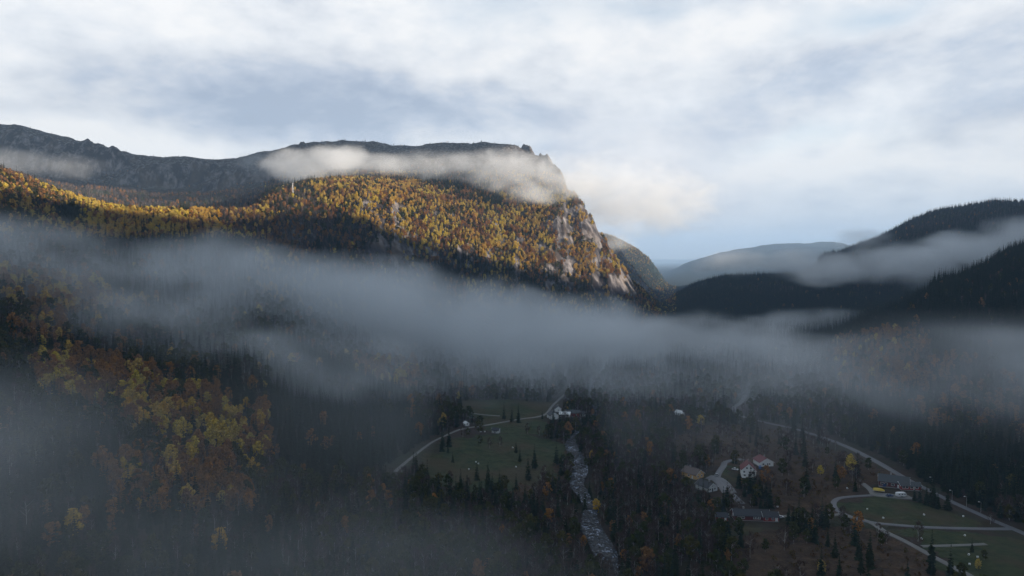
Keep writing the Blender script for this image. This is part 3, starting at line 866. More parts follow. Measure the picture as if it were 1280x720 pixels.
spot('the ochre house', p, 12)
r_, p = house('pale grey house with a dark slate roof and white gable boards beside the yard', 'house', 883, 612, R(28), 8.5, 11, 2.8, 2.6, M_CREAM, M_DTILE,
              [('f', -2.0, 2.0, 1.3, 1.2), ('f', 2.0, 2.0, 1.3, 1.2), ('r', -2, 2.0, 1.3, 1.2), ('r', 2, 2.0, 1.3, 1.2), ('f', 0, 4.0, 0.9, 0.8)], [('f', 0, 1.0, 2.1, M_DARK)], (0.5, -0.2))
spot('the pale grey house with the slate roof', p, 12)
r_, p = house('long low dark red house with white windows under a black roof', 'house', 938, 648, R(86), 8.0, 20, 2.6, 2.4, M_DRED, M_DTILE,
              [('l', u, 1.9, 1.5, 1.1) for u in (-7.5, -5.2)] + [('l', u, 1.9, 1.0, 1.2) for u in (1.2, 2.6, 4.0)] + [('f', 0, 2, 1.2, 1.2), ('b', 0, 2, 1.2, 1.2)], [('l', 7.6, 1.0, 2.1, M_WHITE)], (0.5, 0.2))
spot('the long low dark red house', p, 15)
r_, p = house('small barn red shed at the left end of the long low dark house', 'shed', 902, 650, R(80), 5.0, 6.5, 2.4, 1.6, M_RED, M_DTILE,
              [('l', -1.5, 1.8, 0.9, 0.9)], [('l', 1.8, 1.1, 2.1, M_WHITE)], None, name='shed')
spot('the small barn red outbuilding', p, 8)
r_, p = house('bright barn red garage at the right end of the long low dark house', 'garage', 962, 650, R(88), 6.0, 8.5, 2.5, 1.9, M_RED, M_DTILE,
              [('l', -2.6, 1.8, 1.2, 1.1), ('l', 0.8, 1.8, 1.0, 1.1)], [('l', 2.9, 1.6, 2.1, M_WHITE)], None, name='garage')
spot('the bright barn red garage', p, 9)
r_, p = house('dark brown red house with a broad grey roof beside the yellow covered boat', 'house', 1117, 607, R(62), 10.5, 17, 3.1, 3.2, M_DRED, M_GTILE,
              [('f', -2.6, 2.1, 1.2, 1.3), ('f', 2.4, 2.1, 1.2, 1.3), ('f', 0, 4.6, 1.3, 1.5)] + [('l', u, 2.0, 1.6, 1.2) for u in (-6.6, -4.4, -0.6)], [('f', 0.1, 1.1, 2.1, M_WHITE), ('l', 2.4, 1.0, 2.1, M_WHITE)], (0.5, 0.1))
spot('the dark brown red house with the broad grey roof', p, 16)
r_, p = house('low red extension with a row of white windows behind the caravan', 'house', 1136, 611, R(84), 6.5, 12, 2.4, 1.6, M_RED, M_GTILE,
              [('l', u, 1.9, 1.5, 1.1) for u in (-4.6, -2.5, 0.2, 3.4)], [('l', 1.8, 0.9, 2.0, M_WHITE)], None)
spot('the low red extension behind the caravan', p, 9)
# farm far up the valley
for lb, px, py, rz, w_, l_, hw, hr, wl, rf_, ph in (
    ('small white farmhouse with a grey roof at the bend of the valley road', 691, 523, 0.3, 8, 10, 3.2, 3.0, M_WHITE, M_GTILE, 'the small white farmhouse at the road bend'),
    ('low white outbuilding left of the red barn by the river', 706, 521, 1.45, 6, 10, 2.6, 1.8, M_WHITE, M_WHITE, 'the low white outbuilding by the red barn'),
    ('red barn with a dull roof between the white farm buildings', 716, 520, 1.5, 8, 13, 3.2, 2.4, M_RED, M_GTILE, 'the red barn up the valley'),
    ('pale shed at the right end of the far farm', 727, 520, 1.5, 5, 8, 2.2, 1.5, M_WHITE, M_GTILE, 'the pale shed of the far farm'),
    ('tiny white house up the slope behind the far farm', 697, 514, 0.1, 6, 7, 2.8, 2.2, M_WHITE, M_GTILE, 'the tiny white house behind the far farm'),
    ('small white hut beside the gravel road above the round meadow', 583, 532, 0.5, 3.5, 4.5, 2.0, 1.2, M_WHITE, M_WHITE, 'the small white hut by the gravel road'),
    ('dark timber hut with a pale end wall at the top of the round meadow', 620, 541, 1.2, 4.5, 6, 2.2, 1.6, M_CREAM, M_DTILE, 'the dark timber hut on the meadow'),
    ('pale cottage with a white roof half hidden in trees near the brown field', 850, 519, 0.7, 5, 8, 2.5, 1.8, M_WHITE, M_WHITE, 'the pale cottage in the trees'),
):
    r_, p = house(lb, 'barn' if 'barn' in lb else ('shed' if 'shed' in lb or 'outbuilding' in lb else ('hut' if 'hut' in lb else 'house')), px, py, rz, w_, l_, hw, hr, wl, rf_,
                  [('l', -l_ * .25, 1.9, 1.0, 1.0), ('l', l_ * .25, 1.9, 1.0, 1.0), ('f', 0, 1.9, 1.0, 1.0)], [('l', 0, 1.0, 2.0, M_DARK)], (0.5, 0.1) if 'house' in lb else None,
                  name='barn' if 'barn' in lb else ('shed' if 'shed' in lb or 'outbuilding' in lb else ('hut' if 'hut' in lb else 'house')))
    spot(ph, p, 9)


# ------------------------------------------------------------------ vehicles
def paint(name, col, rough=0.35):
    return simple_mat(name, col, rough, 0.04, 1.0)


M_CARW = paint('white car paint', (0.75, 0.75, 0.75)); M_CARB = paint('dark blue car paint', (0.03, 0.06, 0.16)); M_CARBL = paint('blue car paint', (0.05, 0.14, 0.32)); M_CARG = paint('silver car paint', (0.35, 0.36, 0.37))


def car(label, px, py, rz, mat, van=False, ph=None, pos=None):
    p = gp(px, py) if pos is None else pos
    root = empty('parked_car' if not van else 'parked_van', (p[0], p[1], Hm1(p[0], p[1]) + 0.26), rz)
    tag(root, label, 'van' if van else 'car')
    b = MB(); w_ = 1.78
    if van: prof = [(-2.4, .35), (2.35, .35), (2.45, .6), (2.4, 1.0), (1.75, 1.25), (1.2, 2.0), (-2.35, 2.05), (-2.42, 1.0)]
    else: prof = [(-2.15, .35), (2.1, .35), (2.18, .6), (2.05, .85), (1.0, .98), (-1.75, 1.0), (-2.1, .95), (-2.2, .6)]
    b.prism(prof, 'y', -w_ / 2, w_ / 2, Matrix.Rotation(math.pi / 2, 4, 'Z') @ Matrix.Rotation(0, 4, 'Z') if False else None)
    body = b.build('body', mat, root)
    # profile runs along local x (prism on y sweeps across)
    b = MB()
    if not van:
        V = []
        for yy in (-0.82, 0.82):
            for u, z in ((1.05, .97), (0.4, 1.42), (-1.1, 1.45), (-1.85, 1.0)): V.append((u, yy * (1 if z < 1.2 else 0.82), z))
        b.add(V, [(0, 1, 2, 3)[::-1], (4, 5, 6, 7), (0, 4, 5, 1), (2, 6, 7, 3), (1, 5, 6, 2)])
        b.build('windows', M_GLASS, root)
        b = MB(); b.box((-0.35, 0, 1.46), (1.5, 1.36, 0.05)); b.build('roof', mat, root)
    else:
        b.box((1.62, 0, 1.55), (0.5, 1.6, 0.5)); b.build('windscreen', M_GLASS, root)
    for sx in (-1.35, 1.35):
        for sy in (-1, 1):
            b = MB(); y0 = sy * 0.9
            b.tube([(sx, y0 - 0.11, .33), (sx, y0 + 0.11, .33)], [.33, .33], 12); wh = b.build('wheel', M_DARK, root)
            b = MB(); b.tube([(sx, y0 - 0.12, .33), (sx, y0 + 0.12, .33)], [.18, .18], 8); b.build('rim', M_CARG, wh)
    for sy in (-1, 1):
        b = MB(); b.box((2.15 if not van else 2.42, sy * 0.62, 0.68), (0.08, 0.34, 0.15)); b.build('headlight', M_WHITE, root)
    if ph: spot(ph, p, 3)
    return root


car('white parked car at the right end of the bright red garage', 975, 648, R(12), M_CARW, ph='the white parked car')
car('blue van parked between the two white houses', 950, 586, R(70), M_CARBL, True, ph='the blue van')
car('white parked car on the grass left of the white gabled house', 919, 588, R(-35), M_CARW)
car('silver parked car on the yard behind the pale grey house', 896, 595, R(60), M_CARG)
car('dark blue car parked between the boat and the caravan', 1112, 621, R(5), M_CARB)
car('dark blue van parked before the gable of the brown red house', 1104, 608, R(80), M_CARB, True)

# caravan
p = gp(1126, 621); root = empty('caravan', (p[0], p[1], Hm1(p[0], p[1]) + 0.2), R(4)); tag(root, 'white caravan with rounded ends parked before the low red extension', 'caravan')
b = MB(); b.prism([(-2.9, .6), (-2.2, .4), (2.3, .4), (2.9, .7), (2.95, 1.5), (2.7, 2.4), (2.2, 2.6), (-2.3, 2.6), (-2.85, 2.35), (-3.0, 1.5)], 'y', -1.1, 1.1); b.build('body', M_CARW, root)
for u in (-1.6, 0.4, 1.9):
    b = MB(); b.box((u, -1.115, 1.75), (0.9, 0.03, 0.55)); b.build('window', M_GLASS, root)
b = MB(); b.box((-0.6, -1.12, 1.4), (0.6, 0.04, 1.7)); b.build('door', M_CREAM, root)
for sy in (-1, 1):
    b = MB(); b.tube([(0, sy * 1.0 - .1, .33), (0, sy * 1.0 + .1, .33)], [.33, .33], 12); b.build('wheel', M_DARK, root)
b = MB(); b.tube([(2.6, 0, .5), (4.1, 0, .45)], [.06, .06], 6); b.tube([(4.0, 0, .45), (4.0, 0, 0.0)], [.05, .05], 6); b.build('drawbar', M_CARG, root)
spot('the white caravan', p, 5)
# covered boat
M_YEL = simple_mat('yellow tarpaulin', (0.60, 0.42, 0.05), 0.6, 0.15, 1.5)
p = gp(1098, 615); root = empty('covered_boat', (p[0], p[1], Hm1(p[0], p[1]) + 0.2), R(-22)); tag(root, 'small boat under a bright yellow tarpaulin beside the brown red house', 'boat')
b = MB(); secs = [(-3.0, .85), (-2.0, 1.1), (0, 1.2), (1.8, 1.0), (2.8, .55), (3.5, .05)]
V = []
for x_, hw_ in secs: V += [(x_, -hw_, 1.15), (x_, -hw_ * .75, .55), (x_, 0, .3), (x_, hw_ * .75, .55), (x_, hw_, 1.15)]
Fs = [(i * 5 + j, i * 5 + j + 1, i * 5 + 6 + j, i * 5 + 5 + j) for i in range(5) for j in range(4)] + [(0, 1, 2, 3, 4)[::-1]]
b.add(V, Fs); b.build('hull', M_CARW, root)
b = MB(); V = []
for k_, (x_, hw_) in enumerate(secs):
    top_ = 1.15 + (0.95, 1.25, 1.35, 1.1, 0.6, 0.1)[k_]
    V += [(x_, -hw_ - .12, .85), (x_, -hw_ - .05, 1.3), (x_, -hw_ * .45, (1.25 + top_) / 2 + .12), (x_, 0, top_), (x_, hw_ * .45, (1.25 + top_) / 2 + .12), (x_, hw_ + .05, 1.3), (x_, hw_ + .12, .85)]
Fs = [(i * 7 + j, i * 7 + j + 1, i * 7 + 8 + j, i * 7 + 7 + j) for i in range(5) for j in range(6)] + [tuple(range(7))[::-1]]
b.add(V, Fs); b.build('tarpaulin', M_YEL, root, True)
b = MB(); b.box((0, 0, .38), (4.6, .5, .14))
for sy in (-1, 1): b.tube([(-.6, sy * .9 - .08, .3), (-.6, sy * .9 + .08, .3)], [.3, .3], 12)
b.build('trailer', M_DARK, root)
spot('the boat under the yellow tarpaulin', p, 5)

# wrapped bales
M_BALE = simple_mat('white bale wrap', (0.78, 0.79, 0.80), 0.35, 0.06, 2)
b = MB(); prof = [(-.62, .50), (-.60, .62), (-.45, .67), (.45, .67), (.60, .62), (.62, .50)]
b.tube([(u, 0, .64) for u, _ in prof], [r0 for _, r0 in prof], 16)
bale0 = None
BALES = [(1084, 637, 'on the pale scrub at the left of the oval meadow'), (1104, 648, 'near the lower edge of the oval meadow'), (1155, 644, 'in the middle of the oval meadow'), (1204, 646, 'at the right of the oval meadow'),
         (1152, 674, 'just below the side road on the lower field'), (1206, 670, 'near the right of the lower field'), (1212, 706, 'alone near the bottom edge of the lower field'), (1222, 697, 'at the lower right beside the rough ground'), (1211, 694, 'left of another bale on the lower field'),
         (595, 578, 'on the open grass of the round meadow'), (598, 580, 'touching the bale of the round meadow'), (586, 587, 'below the others on the round meadow'), (641, 560, 'at the right side of the round meadow'), (601, 540, 'at the top of the round meadow'), (606, 540, 'beside the bale at the top of the round meadow'), (645, 584, 'at the lower right of the round meadow'),
         (972, 634, 'on the brown ground above the garage'), (1059, 611, 'in the heath left of the brown red house')]
bale_me = None
for px, py, ph in BALES:
    p = gp(px, py)
    if bale_me is None: bale_me = b.mesh('wrapped_bale', M_BALE, True)
    ob = bpy.data.objects.new('wrapped_bale', bale_me); COL.objects.link(ob)
    ob.location = (p[0], p[1], Hm1(p[0], p[1]) - 0.05); ob.rotation_euler = (0, 0, random.uniform(0, 3)); ob.scale = (.7, .7, .7)
    tag(ob, 'white wrapped bale ' + ph, 'bale', 'white wrapped bales on the fields')

# street lamps by the road
M_POLE = simple_mat('galvanised steel', (0.4, 0.41, 0.42), 0.5, 0.1, 2, 0.6)
lamp_src = None
for i, (px, py, ph) in enumerate([(1165, 612, 'highest up the road beside the red extension'), (1190, 629, 'second down the road past the dark spruces'), (1208, 637, 'third down the road before the dark forest'), (1226, 644, 'nearest the road junction')]):
    p = gp(px, py - 3); p = (p[0], p[1], Hm1(p[0], p[1]))
    if lamp_src is None:
        root = empty('street_lamp', p, R(200)); b = MB(); b.tube([(0, 0, -0.3), (0, 0, 6.2)], [.09, .06], 8); po = b.build('pole', M_POLE, root)
        b = MB(); b.tube([(0, 0, 6.2), (.5, 0, 6.6), (1.5, 0, 6.75)], [.05, .05, .04], 6); b.build('arm', M_POLE, root)
        b = MB(); b.prism([(1.3, 6.68), (2.3, 6.72), (2.25, 6.9), (1.7, 6.98), (1.3, 6.85)], 'y', -.22, .22); b.build('lamp_head', M_WHITE, root); lamp_src = root
    else:
        root = lamp_src.copy(); COL.objects.link(root); root.location = p
        for ch in list(lamp_src.children):
            c = ch.copy(); COL.objects.link(c); c.parent = root
    tag(root, 'unlit street lamp on a steel pole, ' + ph, 'street lamp', 'street lamps along the valley road')

# mast on the shoulder of the mountain
p = gp(366, 244, 700, 1500); root = empty('radio_mast', (p[0], p[1], Hm1(p[0], p[1]) - 0.5), 0.4); tag(root, 'pale lattice mast standing on the shoulder under the bright summit cloud', 'mast')
b = MB()
for k_ in range(4):
    an = math.pi / 4 + k_ * math.pi / 2
    b.tube([(1.6 * math.cos(an), 1.6 * math.sin(an), 0), (.5 * math.cos(an), .5 * math.sin(an), 19)], [.16, .12], 5)
b.build('legs', M_POLE, root)
b = MB()
for h_ in range(0, 18, 3):
    r0 = 1.6 - 1.1 * h_ / 19; r1 = 1.6 - 1.1 * (h_ + 3) / 19
    for k_ in range(4):
        a0 = math.pi / 4 + k_ * math.pi / 2; a1 = a0 + math.pi / 2
        b.tube([(r0 * math.cos(a0), r0 * math.sin(a0), h_), (r1 * math.cos(a1), r1 * math.sin(a1), h_ + 3)], [.09, .09], 4)
        b.tube([(r0 * math.cos(a1), r0 * math.sin(a1), h_), (r1 * math.cos(a0), r1 * math.sin(a0), h_ + 3)], [.09, .09], 4)
b.build('bracing', M_POLE, root)
b = MB(); b.box((0, 0, 19.2), (2.0, 2.0, 1.6)); b.tube([(0, 0, 19.5), (0, 0, 23)], [.1, .05], 6); b.build('antenna', M_POLE, root)

# ------------------------------------------------------------------ trees
def leaf_mat(name, c0, c1, c2, transl=0.3, patchy=False):
    m, nt_ = new_mat(name); N_ = NT(nt_)
    oi = N_.n('ShaderNodeObjectInfo'); geo = N_.n('ShaderNodeNewGeometry')
    rnd = oi.outputs['Random']
    patch = N_.noise(oi.outputs['Location'], 0.012, 2, 0.6)
    rnd = N_.math('ADD', N_.math('MULTIPLY', rnd, 0.45), N_.sm(patch, 0.42, 0.58), clamp=True) if patchy else rnd
    wn_ = N_.n('ShaderNodeTexWhiteNoise', noise_dimensions='1D'); nt_.links.new(N_.math('MULTIPLY', oi.outputs['Random'], 91.7), wn_.inputs['W'])
    c = N_.mix(rnd, c0, c1)
    c = N_.mix(N_.math('MULTIPLY', wn_.outputs['Value'], 0.75), c, c2)
    isl = N_.math('MULTIPLY_ADD', geo.outputs['Random Per Island'], 0.7, 0.65)
    vm = N_.n('ShaderNodeVectorMath', operation='SCALE'); nt_.links.new(c, vm.inputs[0]); nt_.links.new(isl, vm.inputs['Scale'])
    d = N_.n('ShaderNodeBsdfDiffuse'); nt_.links.new(vm.outputs[0], d.inputs[0])
    if transl:
        t = N_.n('ShaderNodeBsdfTranslucent'); nt_.links.new(vm.outputs[0], t.inputs[0])
        x = N_.n('ShaderNodeMixShader', ins={0: transl}); nt_.links.new(d.outputs[0], x.inputs[1]); nt_.links.new(t.outputs[0], x.inputs[2])
        N_.out(x.outputs[0])
    else: N_.out(d.outputs[0])
    return m


M_BARK = simple_mat('brown bark', (0.07, 0.05, 0.035), 0.9, 0.3, 3)
M_BIRCH = simple_mat('pale birch bark', (0.32, 0.30, 0.27), 0.8, 0.4, 6)
KINDS = ['spruce_tree', 'golden_birch', 'rust_aspen', 'bare_birch', 'olive_birch', 'heath_shrub']
LEAF = [leaf_mat('spruce needles', (0.012, 0.024, 0.011), (0.022, 0.035, 0.015), (0.026, 0.031, 0.013), 0.1),
        leaf_mat('yellow birch leaves', (0.66, 0.52, 0.06), (0.62, 0.36, 0.055), (0.54, 0.42, 0.15), 0.28, True),
        leaf_mat('rust aspen leaves', (0.46, 0.21, 0.045), (0.32, 0.17, 0.06), (0.24, 0.14, 0.08), 0.3),
        leaf_mat('bare birch twigs', (0.085, 0.062, 0.05), (0.12, 0.088, 0.068), (0.08, 0.05, 0.042), 0.0),
        leaf_mat('olive birch leaves', (0.06, 0.07, 0.02), (0.12, 0.10, 0.028), (0.045, 0.06, 0.018), 0.3),
        leaf_mat('heath twigs', (0.10, 0.060, 0.030), (0.14, 0.08, 0.045), (0.16, 0.13, 0.05), 0.1)]


def tris(name, V, Fq, mat): return mesh_np(name, V, Fq, mat)


def trunk_mesh(h, r0, lean, mat, limbs=(), n=5):
    b = MB(); b.tube([(0, 0, -0.8), (lean[0] * .3, lean[1] * .3, h * .35), (lean[0], lean[1], h * .9)], [r0, r0 * .7, r0 * .15], n)
    for z, an, ln, up in limbs:
        x0, y0 = lean[0] * z / h, lean[1] * z / h
        b.tube([(x0, y0, z), (x0 + math.cos(an) * ln * .5, y0 + math.sin(an) * ln * .5, z + up * .45), (x0 + math.cos(an) * ln, y0 + math.sin(an) * ln, z + up)], [r0 * .4, r0 * .25, r0 * .08], 4)
    return b.mesh('trunk', mat)


def spruce_mesh(seed, h=15.0, levels=17, mat=None):
    g = np.random.default_rng(seed); V = []; Fq = []
    wd = h * g.uniform(.15, .2)
    for i in range(levels):
        t = (i + g.uniform(-.2, .2)) / (levels - 1); t = min(max(t, 0), 1)
        z = h * (0.07 + 0.91 * t); Rr = wd * (1 - t) ** 0.85 * g.uniform(.8, 1.12) + 0.12
        nb_ = int(9 - 4 * t)
        a0 = g.uniform(0, 6.28)
        for k_ in range(nb_):
            if g.random() < .08: continue
            an = a0 + 2 * math.pi * k_ / nb_ + g.uniform(-.25, .25); L = Rr * g.uniform(.7, 1.15)
            dx, dy = math.cos(an), math.sin(an); px_, py_ = -dy, dx
            drop = L * g.uniform(.25, .5); wv_ = L * g.uniform(.30, .42)
            # a drooping fan of two blades with a raised rib
            b0 = len(V)
            V += [(0, 0, z + .15), (dx * L * .55 + px_ * wv_, dy * L * .55 + py_ * wv_, z - drop * .75), (dx * L, dy * L, z - drop * .8), (dx * L * .55 - px_ * wv_, dy * L * .55 - py_ * wv_, z - drop * .75), (dx * L * .5, dy * L * .5, z - drop * .15)]
            Fq += [(b0, b0 + 1, b0 + 4), (b0 + 1, b0 + 2, b0 + 4), (b0 + 4, b0 + 2, b0 + 3), (b0, b0 + 4, b0 + 3)]
    b0 = len(V); V += [(.25, 0, h * .93), (-.12, .2, h * .93), (-.12, -.2, h * .93), (0, 0, h * 1.02)]; Fq += [(b0, b0 + 1, b0 + 3), (b0 + 1, b0 + 2, b0 + 3), (b0 + 2, b0, b0 + 3)]
    return tris('crown', V, Fq, mat)


def broad_mesh(seed, h, wd, nclump, nleaf, size, mat, lowz=.22, twig=False):
    g = np.random.default_rng(seed); Vs = []
    for i in range(nclump):
        t = g.uniform(0, 1); zc = h * (lowz + (1 - lowz - .06) * t)
        prof = math.sin(math.pi * min(max((t * .86 + .12), 0), 1)) ** .7
        an = g.uniform(0, 6.28); rr = wd * .5 * prof * math.sqrt(g.uniform(.05, 1.0))
        c = np.array([rr * math.cos(an), rr * math.sin(an), zc]); cr_ = g.uniform(.10, .17) * h * (.6 if twig else .75)
        n_ = int(nleaf * g.uniform(.6, 1.3))
        d = g.normal(size=(n_, 3)); d /= np.linalg.norm(d, axis=1)[:, None]
        p = c + d * cr_ * g.uniform(.25, 1.0, (n_, 1)) * np.array([1, 1, .85])
        if twig:
            u = d * .55 + np.array([0, 0, .8]); u /= np.linalg.norm(u, axis=1)[:, None]; u *= size * g.uniform(.7, 1.4, (n_, 1))
            v_ = g.normal(size=(n_, 3)); v_ -= u * (np.sum(u * v_, 1) / np.sum(u * u, 1))[:, None]; v_ /= np.linalg.norm(v_, axis=1)[:, None]; v_ *= size * .06
        else:
            u = g.normal(size=(n_, 3)); u += d * .3; u /= np.linalg.norm(u, axis=1)[:, None]
            v_ = np.cross(u, d + .3 * g.normal(size=(n_, 3))); v_ /= np.linalg.norm(v_, axis=1)[:, None] + 1e-6
            s_ = size * g.uniform(.6, 1.3, (n_, 1)); u = u * s_; v_ = v_ * s_ * .8
        Vs.append(np.stack([p - u * .5 - v_ * .5, p + u * .5 - v_ * .4, p + u * .5 + v_ * .5, p - u * .5 + v_ * .4], 1))
    V = np.vstack(Vs).reshape(-1, 3)
    return mesh_np('crown', V, np.arange(len(V)).reshape(-1, 4), mat)


def join_mesh(name, a, b):
    def arr(me):
        v_ = np.empty(len(me.vertices) * 3, np.float32); me.vertices.foreach_get('co', v_)
        return v_.reshape(-1, 3).tolist(), [tuple(p.vertices) for p in me.polygons]
    va, fa = arr(a); vb, fb = arr(b)
    me = bpy.data.meshes.new(name); me.from_pydata(va + vb, [], fa + [tuple(i + len(va) for i in f) for f in fb])
    me.materials.append(a.materials[0]); me.materials.append(b.materials[0])
    me.polygons.foreach_set('material_index', [0] * len(fa) + [1] * len(fb)); me.update(); return me


PROTO = []       # per kind: list of (trunk, crown, joined, height)
for ki, kn in enumerate(KINDS):
    L = []
    for v_ in range(4):
        sd = 100 * ki + v_; rr = random.Random(sd)
        lean = (rr.uniform(-.5, .5), rr.uniform(-.5, .5))
        if ki == 0:
            h = 15.0; tr = trunk_mesh(h, .22, (0, 0), M_BARK); cw = spruce_mesh(sd, h, (19, 16, 21, 15)[v_], LEAF[0])
        elif ki == 5:
            h = 2.2; tr = trunk_mesh(1.4, .08, (0, 0), M_BARK, [(.4, rr.uniform(0, 6), .7, .6) for _ in range(4)]); cw = broad_mesh(sd, h, 2.6, 9, 14, .55, LEAF[5], .15)
        else:
            h = 11.0; wd = (5.2, 6.4, 5.6, 6.0)[v_]
            limbs = [(h * rr.uniform(.25, .7), rr.uniform(0, 6.28), wd * rr.uniform(.25, .42), h * rr.uniform(.1, .22)) for _ in range(8)]
            tr = trunk_mesh(h, .17, lean, M_BIRCH if ki in (1, 3, 4) else M_BARK, limbs)
            if ki == 3: cw = broad_mesh(sd, h, wd, 26, 16, 1.5, LEAF[3], .2, True)
            else: cw = broad_mesh(sd, h, wd, (30, 34, 26, 30)[v_], 20, .85, LEAF[ki], .2)
        L.append((tr, cw, join_mesh(kn, tr, cw), h))
    PROTO.append(L)

# ---- where they stand
def jgrid(s_, r0, r1, seed):
    g = np.random.default_rng(seed)
    xs = np.arange(-r1 * .8, r1 * .8, s_); ys = np.arange(r0 * .68, r1, s_)
    X, Y = np.meshgrid(xs, ys); X = X + g.uniform(-.48, .48, X.shape) * s_; Y = Y + g.uniform(-.48, .48, X.shape) * s_
    X = X.ravel(); Y = Y.ravel(); r_ = np.hypot(X, Y); a = np.arctan2(X, Y)
    m_ = (r_ >= r0) & (r_ < r1) & (np.abs(a) < R(42))
    return X[m_], Y[m_], np.full(m_.sum(), s_)


parts_ = [jgrid(4.6, 200, 620, 1), jgrid(4.8, 620, 900, 2), jgrid(4.0, 900, 1500, 6), jgrid(5.6, 1500, 1950, 3), jgrid(9.0, 1950, 3700, 4)]
X = np.concatenate([p[0] for p in parts_]); Y = np.concatenate([p[1] for p in parts_]); SP = np.concatenate([p[2] for p in parts_])
Z = Hm(X, Y); e_ = 5.0
SLX = (Hm(X + e_, Y) - Hm(X - e_, Y)) / (2 * e_); SLY = (Hm(X, Y + e_) - Hm(X, Y - e_)) / (2 * e_); SL = np.hypot(SLX, SLY)
PX, PY, DD = project(X, Y, Z)
RR = np.hypot(X, Y)
# skip what a slope in front hides completely
EA = (ZG - CAMZ) / np.exp(LRF)[None, :]; CM = np.maximum.accumulate(EA, axis=1)
ti = np.clip(np.searchsorted(THF, np.arctan2(X, Y)), 0, len(THF) - 1); tj = np.clip(np.searchsorted(LRF, np.log(RR)) - 2, 0, len(LRF) - 1)
cm = CM[ti, tj]
vis = (Z + 16 - CAMZ) / RR > cm - 0.004
vis_strict = (Z + 8 - CAMZ) / RR > cm
g = np.random.default_rng(5); U = g.uniform(0, 1, X.shape); U2 = g.uniform(0, 1, X.shape); U3 = g.uniform(0, 1, X.shape)
n1 = fbm(X, Y, 70, 3, seed=31); n2 = fbm(X, Y, 35, 3, seed=41); n3 = fbm(X, Y, 160, 3, seed=51)
n = len(X)
wts = np.zeros((n, 6)); dens = np.ones(n)


def zone(mask, wv_, d=None):
    wts[mask] = wv_
    if d is not None: dens[mask] = d


def pz(L): return poly_mask(PX, PY, L)


# weights: spruce, golden, rust, bare, olive, shrub
zone(np.ones(n, bool), (.30, .003, .025, .40, .27, 0), .88)
zone((PX < 420) & (PY > 300), (.62, .006, .05, .14, .18, 0), .9)
zone((PX > 830) & (PY < 430) & (RR > 900), (.975, 0, .003, .012, .01, 0), 1.0)
zone((PX > 1060) & (PY < 640) & (RR > 420), (.95, 0, .01, .02, .02, 0), 1.0)
zone(pz([(1040, 425), (1150, 405), (1180, 470), (1120, 500), (1050, 490)]), (.25, .05, .5, .1, .1, 0), .9)
zone(pz([(1150, 440), (1280, 470), (1290, 560), (1120, 520)]), (.45, 0, .15, .35, .05, 0), .9)
zone((RR > 1700) & (PX < 840), (.38, .005, .04, .5, .07, 0), .9)
# the sunlit mountainside
SLOPE = (RR > 820) & (PX > 320) & (PX < 845) & (PY > 215) & (PY < 400)
zone(SLOPE, (.09, .46, .20, .14, .11, 0), .92)
zone(SLOPE & (PY > 330), (.46, .12, .12, .10, .20, 0), .95)
zone(SLOPE & pz([(320, 245), (380, 250), (440, 275), (500, 305), (560, 345), (600, 380), (430, 345), (320, 310)]), (.14, .03, .22, .46, .15, 0), .9)
zone(SLOPE & pz([(330, 225), (385, 225), (400, 262), (330, 262)]), (.2, .06, .22, .40, .12, 0), .85)
zone(SLOPE & pz([(555, 288), (610, 298), (690, 318), (700, 345), (640, 350), (570, 332)]), (.72, .06, .04, .03, .15, 0), 1.0)
zone(SLOPE & pz([(590, 330), (700, 325), (770, 352), (760, 380), (640, 365)]), (.38, .12, .10, .05, .35, 0), 1.0)
zone(SLOPE & pz([(505, 218), (600, 218), (640, 262), (570, 250)]), (.7, .05, .1, .05, .1, 0), 1.0)
zone(SLOPE & pz([(690, 320), (770, 315), (790, 350), (720, 350)]), (.05, .6, .25, .05, .05, 0), .95)
zone(SLOPE & pz([(392, 226), (470, 236), (560, 262), (640, 290), (700, 330), (640, 335), (560, 312), (500, 296), (460, 285), (400, 258)]), (.06, .62, .14, .08, .10, 0), .97)
# the golden shoulder at the left
SH = (RR > 560) & (RR < 1130) & (PX < 345) & (PY > 190) & (PY < 300)
zone(SH, (.08, .66, .18, .03, .05, 0), 1.0)
zone(SH & (PX < 110), (.14, .24, .22, .18, .22, 0), .95)
zone(SH & pz([(55, 232), (105, 243), (122, 262), (100, 258)]), (0, .9, .02, 0, .08, 0), 1.0)
zone(SH & pz([(255, 245), (345, 245), (345, 300), (280, 290)]), (.12, .25, .2, .3, .13, 0), .9)
for cx, cy_, rd in ((86, 270, 15), (158, 252, 14), (206, 250, 14), (232, 262, 8)): zone(SH & (np.hypot(PX - cx, (PY - cy_) * 1.3) < rd), (.95, .02, 0, 0, .03, 0), 1.0)
# the dark corrie behind it
zone((RR > 1130) & (PX < 330) & (Z > 150), (.03, .0, .12, .45, .05, .35), .45)
# groves of turning leaves on the near slope
for L in ([(25, 400), (75, 392), (100, 425), (60, 440), (28, 430)], [(35, 455), (90, 440), (160, 455), (240, 490), (240, 520), (140, 520), (50, 500)], [(150, 495), (240, 485), (350, 520), (345, 580), (240, 575), (160, 540)],
          [(120, 590), (210, 560), (330, 590), (330, 640), (230, 650), (150, 640)], [(0, 340), (110, 350), (190, 380), (120, 400), (0, 385)], [(430, 450), (520, 452), (525, 490), (450, 490)]):
    zone(pz(L) & (RR < 1000), (.12, .18, .58, .04, .08, 0), .95)
zone(pz([(150, 505), (215, 512), (212, 545), (160, 540)]) | pz([(240, 525), (300, 515), (330, 560), (260, 570)]), (.03, .62, .33, 0, .02, 0), 1.0)
zone(pz([(330, 480), (430, 462), (505, 490), (540, 545), (505, 600), (360, 612), (345, 560)]), (.97, 0, .01, 0, .02, 0), 1.0)
zone(pz([(380, 700), (300, 600), (500, 610), (700, 620), (720, 760), (300, 760)]), (.32, 0, .025, .32, .33, 0), .92)
